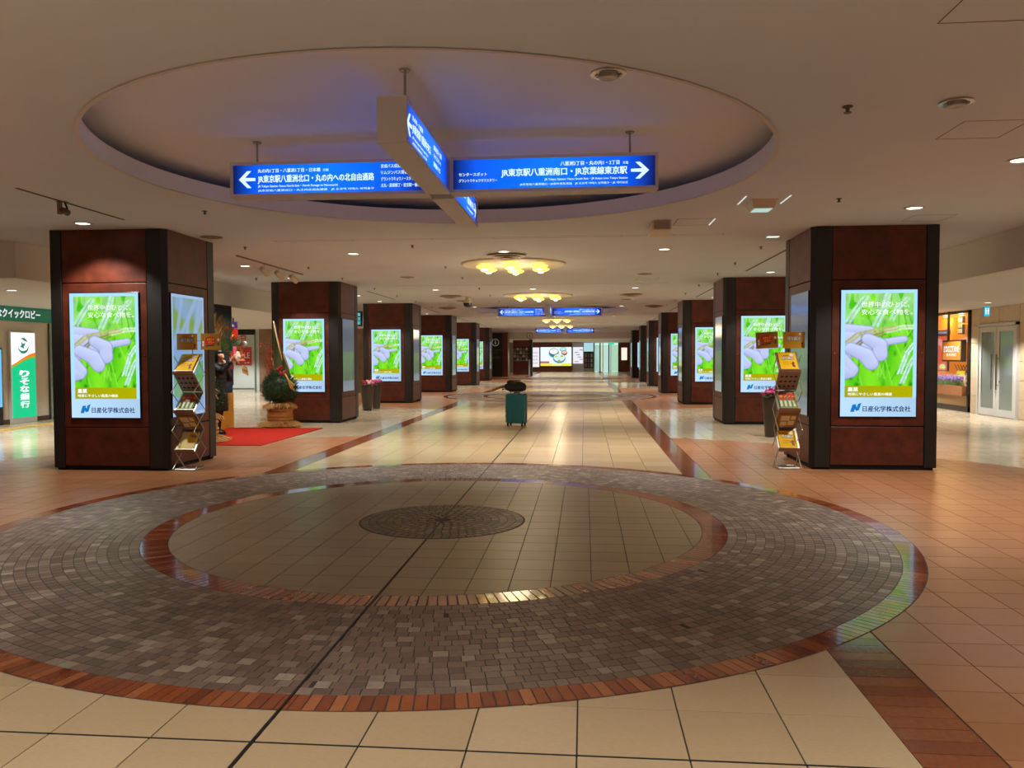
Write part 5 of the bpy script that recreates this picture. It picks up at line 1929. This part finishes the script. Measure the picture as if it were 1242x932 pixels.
MB().box(0, .24, 0, .05, .30, .48).build('blue_panel', emat('blue flag', srgb(24, 60, 170), .7), fl)
MB().box(0, .24, 0, .05, 0, .295).build('red_panel', emat('red flag', srgb(220, 40, 20), .8), fl)
mb = MB().poly([(.07, -.004, .35), (.17, -.004, .35), (.12, -.004, .43)])
mb.build('triangle', M_GLOW, fl)
MB().quad((.06, -.004, .06), (.15, -.004, .06), (.15, -.004, .12), (.06, -.004, .12)).build('yellow_mark', emat('yellow mark', srgb(255, 190, 20), 1), fl)
MB().box(.1, .14, .015, .035, .48, .58).build('hanger', m_spr, fl)
hs = thing('hanging_sign', 'dark hanging sign with pale lettering seen between the second and third left columns', 'sign', (-6.76, 22.4, 2.27))
MB().bbox(0, .46, 0, .06, 0, .42, .006).build('case', m_core, hs)
letters(MB(), '東京駅', .3, .41, .03, .39, -.003, .02, True).build('lettering', emat('pale cyan', srgb(120, 220, 230), .9), hs)
MB().tube([(.23, .03, .42), (.23, .03, .729)], .008, 6).build('rod', m_spr, hs)
ds = thing('wall_display', 'blue lit display on a post in the left aisle behind the flower pots', 'screen', (-11.6, 40, 0))
MB().box(.15, .75, 0, .08, 0, 1.35).build('stand', mat('stand', srgb(96, 88, 78), .5), ds)
MB().bbox(0, .9, 0, .08, 1.35, 2.1, .01).build('case', M_BEZ, ds)
MB().quad((.05, -.004, 1.4), (.85, -.004, 1.4), (.85, -.004, 2.05), (.05, -.004, 2.05)).build('lit_face', emat('blue face', srgb(60, 140, 240), 1.0), ds)

# ------------------------------------------------------------------ shop window at the right
Y0 = 23.8
sh = thing('shop_window', 'warm orange lit shop window with lavender planter beyond the double door', 'shop window')
facing_x(sh, (9.34, Y0, 0), -1)
m_black2 = mat('black frame', srgb(26, 22, 20), .4)
m_or = mat('orange back wall', srgb(228, 150, 40), .6, emit=srgb(236, 140, 20), strength=.55)  # glow of the lit interior put into the wall colour
m_or2 = mat('amber shelf', srgb(240, 170, 50), .5, emit=srgb(250, 160, 20), strength=.6)  # shelves and panels carry the interior light as their own glow
m_yel = emat('yellow lit box', srgb(255, 226, 30), 1.0)
WX = 3.36
MB().box(0, WX, -.03, .02, 0, .14).build('plinth', mat('dark plinth', srgb(58, 48, 42), .4), sh)
MB().box(0, WX, -.02, .02, .14, .44).build('stone_base', mat('beige base', srgb(190, 158, 112), .4), sh)
for a in ((0, .05, 0, LOW), (WX - .05, WX, 0, LOW)):
    MB().box(a[0], a[1], -.05, .05, a[2], a[3]).build('frame', m_black2, sh)
MB().box(0, WX, -.05, .05, LOW - .06, LOW - .005).build('frame', m_black2, sh)
MB().box(.05, WX - .05, .0, .012, .44, LOW - .06).build('pane', mat('clear glass', (1, 1, 1, 1), .02, alpha=.12, spec=.5), sh)
pl = MB().box(.05, WX - .06, -.16, -.03, .40, .64).build('planter_box', mat('brown planter wood', srgb(150, 100, 62), .6, noise=.2, nscale=12), sh)
rnd = random.Random(21)
mb, m2 = MB(), MB()
for i in range(420):
    x, yy = rnd.uniform(.08, WX - .1), rnd.uniform(-.15, -.04)
    h = rnd.uniform(.1, .2)
    dx = rnd.uniform(-.04, .04)
    mb.tube([(x, yy, .63), (x + dx, yy - .02, .63 + h)], [.008, .003], 3, False)
    m2.tube([(x + dx, yy - .02, .63 + h - .01), (x + dx * 1.2, yy - .025, .63 + h + .03), (x + dx * 1.3, yy - .03, .63 + h + .075)], [.006, .016, .004], 4)
mb.build('lavender_leaves', mat('lavender green', srgb(84, 110, 60), .7), sh, kind='stuff')
m2.build('lavender_flowers', mat('lavender purple', srgb(146, 120, 176), .7), sh, kind='stuff')
# interior
MB().box(.0, WX, .62, .68, .3, LOW - .02).build('back_wall', m_or, sh)
MB().box(.0, .03, .05, .62, .3, LOW - .02).box(WX - .03, WX, .05, .62, .3, LOW - .02).build('side_wall', m_or, sh)
MB().box(0, WX, .05, .62, .3, .44).build('window_floor', mat('amber floor', srgb(190, 120, 40), .6), sh)
for x, z in ((2.62, 2.12), (2.62, 1.82), (3.0, .98), (3.0, .72), (1.9, 2.2), (.7, 1.5)):
    MB().box(x, x + .3, .35, .62, z, z + .025).build('shelf', m_or2, sh)
for x, z0, z1 in ((2.55, 1.85, 2.4), (3.0, .5, 1.2), (2.95, 1.8, 2.4), (2.1, 1.8, 2.4), (1.0, 1.3, 2.4)):
    MB().box(x, x + .22, .5, .6, z0, z1).build('amber_panel', m_or2, sh)
for i, (x, z) in enumerate(((2.68, 2.145), (2.78, 2.145), (2.7, 1.845), (3.05, 1.005), (3.15, 1.005), (3.06, .745), (3.16, .745))):
    MB().lathe([(.03, 0), (.034, .01), (.034, .1), (.014, .12), (.014, .15), (.0001, .15)], 10, (x, .45, z)).build('bottle', mat('cream bottle', srgb(240, 214, 160), .3), sh)
mb = MB()
for i in range(12):
    mb.tube([(1.2 + .16 * i, .6, .64), (1.2 + .16 * i + .5, .6, 1.14)], .012, 4).tube([(1.7 + .16 * i, .6, .64), (1.2 + .16 * i, .6, 1.14)], .012, 4)
mb.build('lattice', mat('brown lattice', srgb(120, 76, 30), .6), sh)
MB().bbox(2.42, 2.66, .1, .2, .66, 1.0, .01).build('yellow_box', m_yel, sh)
mb = MB()
for k in range(4):
    mb.quad((2.46, .097, .72 + .06 * k), (2.62, .097, .72 + .06 * k), (2.62, .097, .735 + .06 * k), (2.46, .097, .735 + .06 * k))
mb.build('box_print', mat('brown print', srgb(120, 90, 10), .5), sh)
sp = MB().bbox(.9, 2.02, .06, .1, .98, 2.02, .01).build('lit_poster', m_black2, sh)
MB().quad((.94, .055, 1.16), (1.98, .055, 1.16), (1.98, .055, 1.9), (.94, .055, 1.9)).build('poster_face', emat('poster red', srgb(232, 84, 60), .95), sh)
MB().quad((.94, .055, 1.0), (1.98, .055, 1.0), (1.98, .055, 1.16), (.94, .055, 1.16)).build('poster_foot', emat('poster foot', srgb(220, 120, 110), .95), sh)
mb = MB()
for i in range(9):
    a = .4 + i * .22
    c = (1.5 + .3 * cos(a), 1.5 + .25 * sin(a))
    mb.poly([(c[0] + .16 * cos(t_) * (.3 + .7 * abs(cos(a))), .052 - .0004 * i, c[1] + .09 * sin(t_)) for t_ in [2 * PI * q / 12 for q in range(12)]])
mb.build('petal_print', emat('poster pink', srgb(246, 150, 140), .95), sh)
mb = MB()
for i in range(5):
    mb.poly([(1.62 + .05 * i + .09 * cos(2 * PI * q / 10), .05, 1.09 + .03 * (i % 2) + .05 * sin(2 * PI * q / 10)) for q in range(10)])
mb.build('product_print', emat('poster yellow', srgb(226, 234, 120), 1), sh)
MB().bbox(.9, 2.02, .06, .12, 1.93, 2.06, .008).build('purple_bar', mat('purple bar', srgb(86, 60, 120), .5), sh)
letters(MB(), "L'OCCITANE EN PROVENCE", 1.0, 1.95, 1.965, 2.02, .055, .02).build('lettering', emat('lilac letters', srgb(220, 210, 255), .9), sh)
lg = MB().box(1.58, 1.82, .5, .56, 1.95, 2.42).build('lantern', mat('black lantern', srgb(40, 30, 16), .5), sh)
mb = MB()
for i in range(3):
    for k in range(2):
        mb.quad((1.6 + .11 * k, .495, 1.98 + .14 * i), (1.69 + .11 * k, .495, 1.98 + .14 * i), (1.69 + .11 * k, .495, 2.09 + .14 * i), (1.6 + .11 * k, .495, 2.09 + .14 * i))
mb.build('lantern_pane', emat('lantern glow', srgb(255, 236, 180), 1.1), sh)
for x in (.6, 1.3, 2.2, 3.0):
    l = bpy.data.lights.new('window_lamp', 'POINT'); l.energy = 14; l.color = (1, .66, .25); l.shadow_soft_size = .06
    o = bpy.data.objects.new('window_lamp', l); COL.objects.link(o); o.parent = sh; o.location = (x, .3, 2.36)
    MB().lathe([(.0001, 2.415), (.05, 2.415), (.06, 2.43)], 14, (x, .3, 0)).build('spot_lens', emat('warm lens', (1, .85, .55, 1), 4), sh)
bl = thing('shop_sign', 'square brown lit shop sign with white lettering projecting from the orange window', 'sign')
facing_x(bl, (9.16, 21.56, 1.24), -1)
MB().bbox(0, 1.06, 0, .12, 0, .54, .01).build('case', m_black2, bl)
MB().quad((.04, -.002, .04), (1.02, -.002, .04), (1.02, -.002, .5), (.04, -.002, .5)).build('face', mat('brown sign face', srgb(150, 92, 24), .5, emit=srgb(190, 116, 30), strength=.28), bl)
letters(MB(), "L'OCCITANE", .12, .95, .24, .39, -.006, .03).build('lettering', M_GLOW, bl)
letters(MB(), 'EN PROVENCE', .27, .8, .135, .2, -.006, .03).build('lettering', M_GLOW, bl)
MB().box(.2, .24, .03, .08, .54, 1.258).build('hanger', m_black2, bl)

# ------------------------------------------------------------------ double door at the right
wd = bpy.data.objects.new('door_1', None); COL.objects.link(wd); struct(wd)
facing_x(wd, (9.33, 20.0, 0), -1)
m_wd = mat('white door metal', srgb(212, 208, 200), .4)
m_gls = mat('grey door glass', srgb(128, 136, 128), .08, spec=.8)
for a in ((0, .06, 0, 2.12), (1.69, 1.75, 0, 2.12), (0, 1.75, 2.06, 2.12)):
    MB().box(a[0], a[1], -.04, .03, a[2], a[3]).build('door_frame', m_wd, wd)
for k, x in enumerate((.065, .88)):
    lf = MB()
    w_ = .805
    for a in ((0, .11, .01, 2.05), (w_ - .11, w_, .01, 2.05), (.11, w_ - .11, .01, .17), (.11, w_ - .11, 1.93, 2.05)):
        lf.box(x + a[0], x + a[1], -.025, .015, a[2], a[3])
    d_ = lf.build('door_leaf', m_wd, wd)
    MB().box(x + .11, x + w_ - .11, -.008, .0, .17, 1.93).build('glass', m_gls, d_)
    xh = x + (w_ - .1 if k == 0 else .1)
    hb = MB().tube([(xh, -.075, .62), (xh, -.075, 1.42)], .016, 10)
    for z in (.72, 1.32):
        hb.tube([(xh, -.075, z), (xh, -.025, z)], .009, 8)
    hb.build('pull_handle', m_chrome, d_)
    MB().tube([(xh - (.05 if k == 0 else -.05), -.03, .8), (xh - (.05 if k == 0 else -.05), -.02, .8)], .022, 12).build('lock', m_chrome, d_)
t = thing('restroom_sign', 'small bright blue projecting sign above the white double door', 'sign', (8.96, 19.0, 2.27))
MB().bbox(0, .13, 0, .05, 0, .225, .004).build('case', mat('cyan case', srgb(60, 180, 230), .4), t)
MB().quad((.006, -.002, .006), (.124, -.002, .006), (.124, -.002, .219), (.006, -.002, .219)).build('lit_face', emat('cyan lit', srgb(40, 190, 240), 1.0), t)
mb = MB()
for x in (.04, .09):
    mb.poly([(x + .014 * cos(2 * PI * q / 10), -.004, .175 + .014 * sin(2 * PI * q / 10)) for q in range(10)])
    mb.poly([(x - .016, -.004, .155), (x - .01, -.004, .05), (x + .01, -.004, .05), (x + .016, -.004, .155)])
mb.build('pictogram', M_GLOW, t)
MB().box(.05, .08, .015, .035, .225, .232).build('hanger', m_chrome, t)

# ------------------------------------------------------------------ far end of the hall
m_pan2 = mat('dark red wall panel', srgb(112, 50, 34), .42, noise=.2, nscale=2)
ip = thing('info_column', 'black information pillar with round i mark at the far end of the left row', 'info pillar', (-6.1, 53, 0))
MB().box(0, .68, 0, .9, 0, 2.93).build('black_panel', m_strip, ip)
MB().box(.68, 1.0, .01, .9, 0, 2.93).build('red_panel', m_pan2, ip)
MB().box(1.0, 1.05, 0, .9, 0, 2.98).build('edge_strip', mat('pale strip', srgb(150, 130, 108), .5), ip)


def ring_i(parent, cx, cz, r, y, m_, th=.03):
    mb = MB(); n = 28
    for i in range(n):
        a, b = 2 * PI * i / n, 2 * PI * (i + 1) / n
        mb.quad((cx + (r - th) * cos(a), y, cz + (r - th) * sin(a)), (cx + r * cos(a), y, cz + r * sin(a)), (cx + r * cos(b), y, cz + r * sin(b)), (cx + (r - th) * cos(b), y, cz + (r - th) * sin(b)))
    letters(mb, 'i', cx - r * .11, cx + r * .11, cz - r * .55, cz + r * .6, y, 0)
    return mb.build('i_mark', m_, parent)


ring_i(ip, .2, 2.29, .24, -.004, mat('cream mark', srgb(206, 190, 160), .5, emit=srgb(206, 190, 160), strength=.3))
mb = MB()
for k, (z, w_) in enumerate(((1.78, .6), (1.66, .35), (1.56, .3), (1.32, .5), (1.22, .45))):
    mb.quad((.04, -.004, z), (.04 + w_, -.004, z), (.04 + w_, -.004, z + .03), (.04, -.004, z + .03))
mb.build('text_line', mat('grey mark', srgb(120, 110, 96), .5), ip)
rk = thing('leaflet_wall', 'dark red wall unit with rows of leaflet racks at the far left end', 'leaflet wall', (-5.03, 56.5, 0))
MB().box(0, 1.15, 0, .5, .04, 2.5).build('panel', m_pan2, rk)
MB().box(1.15, 1.36, -.2, .5, 0, 2.54).build('end_strip', mat('dark pillar', srgb(40, 34, 32), .5), rk)
MB().box(1.12, 1.24, -.5, -.3, 0, 1.15).build('silver_stand', mat('silver stand', srgb(180, 182, 190), .4, .3), rk)
MB().box(.02, 1.12, -.06, 0, .98, 2.03).build('rack_back', m_core, rk)
for r_ in range(4):
    for c_ in range(5):
        x, z = .05 + .21 * c_, 1.02 + .25 * r_
        MB().box(x, x + .15, -.09, -.065, z, z + .05).box(x, x + .15, -.08, -.065, z + .05, z + .2).build('leaflet', mat(('leaflet grey', 'leaflet white', 'leaflet tan')[(r_ + c_) % 3], (srgb(90, 92, 96), srgb(200, 200, 196), srgb(150, 130, 110))[(r_ + c_) % 3], .5), rk)
    MB().box(.02, 1.12, -.1, -.09, 1.03 + .25 * r_, 1.07 + .25 * r_).build('rail', mat('steel', srgb(170, 168, 164), .3, 1), rk)
o = MB()
im = bpy.data.objects.new('beam_mark', None); COL.objects.link(im); im.location = (-3.75, 54.97, 2.5)
tag(im, 'round black i mark on the pale far beam', 'mark')
ring_i(im, .0, .28, .22, 0, mat('black mark', srgb(20, 18, 16), .5))

# big advertising screen with bowls
ew = thing('advert_wall', 'dark red far wall unit carrying the big lit screen of bowls', 'wall unit', (-4.62, 69.3, 0))
MB().box(0, 3.55, 0, .5, 0, 2.49).build('panel', m_pan2, ew)
MB().box(.0, .72, -.05, 0, .42, 2.1).build('white_panel', emat('white lit panel', srgb(240, 240, 250), 1.0), ew)
mb = MB()
for k in range(4):
    mb.quad((.1, -.055, .7 + .3 * k), (.6, -.055, .7 + .3 * k), (.6, -.055, .82 + .3 * k), (.1, -.055, .82 + .3 * k))
mb.build('panel_print', emat('panel print', srgb(226, 214, 216), .95), ew)
sc = thing('advert_screen', 'big landscape screen showing bowls of food at the end of the hall', 'screen', (-3.79, 69.2, .51))
MB().bbox(-.06, 2.74, 0, .08, -.06, 1.68, .01).build('bezel', M_BEZ, sc)


def bowls():
    rng = np.random.default_rng(2)
    ny, nx = 60, 100
    U, V = np.meshgrid(np.linspace(0, 2.67, nx), np.linspace(0, 1.62, ny))
    img = np.zeros((ny, nx, 3)) + lin(236, 252, 250)
    def ell(cx, cy, rx, ry, c):
        nonlocal img
        d = ((U - cx) / rx) ** 2 + ((V - cy) / ry) ** 2
        img = mix(img, (1 - d) * 6, lin(*c))
    ell(1.15, .5, .45, .42, (60, 130, 170)); ell(1.15, .42, .42, .3, (40, 100, 150)); ell(1.15, .38, .37, .24, (250, 250, 246))
    ell(1.95, .2, .3, .22, (90, 190, 190)); ell(1.95, .17, .24, .15, (190, 230, 220))
    ell(2.05, .5, .27, .22, (150, 40, 50)); ell(2.05, .45, .22, .13, (236, 200, 170))
    ell(1.62, .98, .56, .42, (50, 140, 180)); ell(1.62, .9, .5, .34, (220, 244, 238)); ell(1.35, .8, .14, .07, (190, 210, 60)); ell(1.85, .78, .13, .07, (180, 160, 60)); ell(1.6, .9, .2, .14, (200, 240, 230)); ell(1.6, 1.15, .12, .07, (200, 160, 30))
    img[(V > 1.4)] = lin(246, 236, 60)
    img[(V > 1.4) & (U > 1.0) & (U < 1.8)] = lin(250, 240, 150)
    img[(V > 1.22) & (V < 1.38) & (U < .78)] = lin(190, 90, 130)
    return img


p = link('picture', grid_picture('picture', 2.67, 1.62, bowls(), attr_mat('bowl picture', 1.05, .2)), sc)
p.location = (0, -.004, 0)
wp = thing('white_panel_unit', 'white lit notice board right of the big bowl screen', 'notice board', (-1.04, 69.4, 0))
MB().box(0, .95, 0, .3, 0, 2.49).build('body', mat('pale wall', srgb(190, 190, 196), .6), wp)
MB().box(.05, .9, -.04, 0, .72, 2.12).build('lit_face', emat('white lit panel', srgb(240, 240, 250), 1.0), wp)
mb = MB()
for k in range(6):
    x = .2 + .13 * ((k * 7) % 4)
    mb.quad((x, -.045, .85 + .2 * k), (x + .3, -.045, .85 + .2 * k), (x + .3, -.045, .9 + .2 * k), (x, -.045, .9 + .2 * k))
mb.build('panel_print', mat('grey mark', srgb(120, 110, 96), .5), wp)
ks = thing('kiosk_window', 'dark shop window with pale upper pane at the far end', 'shop window', (-.07, 69.4, 0))
MB().box(0, .88, 0, .3, 0, .3).build('base', mat('stone base', srgb(150, 136, 116), .5), ks)
MB().box(0, .88, .02, .3, .3, 1.75).build('window', mat('dark window', srgb(40, 40, 50), .2), ks)
MB().box(0, .82, 0, .3, 1.75, 2.49).build('upper_pane', emat('pale cyan pane', srgb(190, 232, 240), .85), ks)
for k in range(9):
    MB().box(.1 + .25 * (k % 3), .25 + .25 * (k % 3), -.02, .02, .4 + .42 * (k // 3), .72 + .42 * (k // 3)).build('display_item', mat(('item a', 'item b', 'item c')[k % 3], (srgb(120, 110, 90), srgb(70, 76, 110), srgb(150, 150, 150))[k % 3], .5), ks)
MB().box(.82, .88, -.03, .3, 0, 2.49).build('post', mat('dark green post', srgb(40, 60, 56), .5), ks)
gs = thing('glass_shopfront', 'bright greenish glass shopfront at the far end right of the kiosk', 'shopfront', (.82, 69.5, 0))
MB().box(0, 2.1, 1.2, 1.25, 0, 2.49).build('lit_back', emat('mint glow', srgb(206, 244, 226), 1.0), gs)
for i, x in enumerate((0, .46, .72, 1.22, 1.4, 2.05)):
    MB().box(x, x + (.1 if i in (1, 3) else .05), -.03, .05, 0, 2.49).build('post', mat('dark green post', srgb(40, 60, 56), .5), gs)
for i, (x0, x1, c) in enumerate(((.05, .46, (176, 222, 226)), (.56, .72, (236, 246, 200)), (.77, 1.22, (214, 244, 246)), (1.45, 2.05, (190, 230, 196)))):
    MB().box(x0, x1, .0, .012, .05, 2.3).build('pane', mat('tinted pane %d' % i, srgb(*c), .05, alpha=.45, emit=srgb(*c), strength=.45), gs)
for k in range(6):
    MB().box(.06, .44, .3, .5, .1 + .17 * k, .24 + .17 * k).build('shelf_box', emat('mint box', srgb(220, 236, 214), .8), gs)
MB().box(1.25, 1.7, -.1, -.04, 2.32, 2.48).build('green_sign', emat('green exit sign', srgb(60, 220, 170), 1), gs)
rp = thing('poster_pillar', 'dark red pillar with a small white lit poster at the far right end', 'pillar', (2.92, 69.3, 0))
MB().box(0, 1.5, 0, .5, 0, 2.49).build('panel', m_pan2, rp)
MB().box(.22, .7, -.04, 0, 1.0, 2.06).build('lit_poster', emat('warm white panel', srgb(255, 244, 226), 1.0), rp)
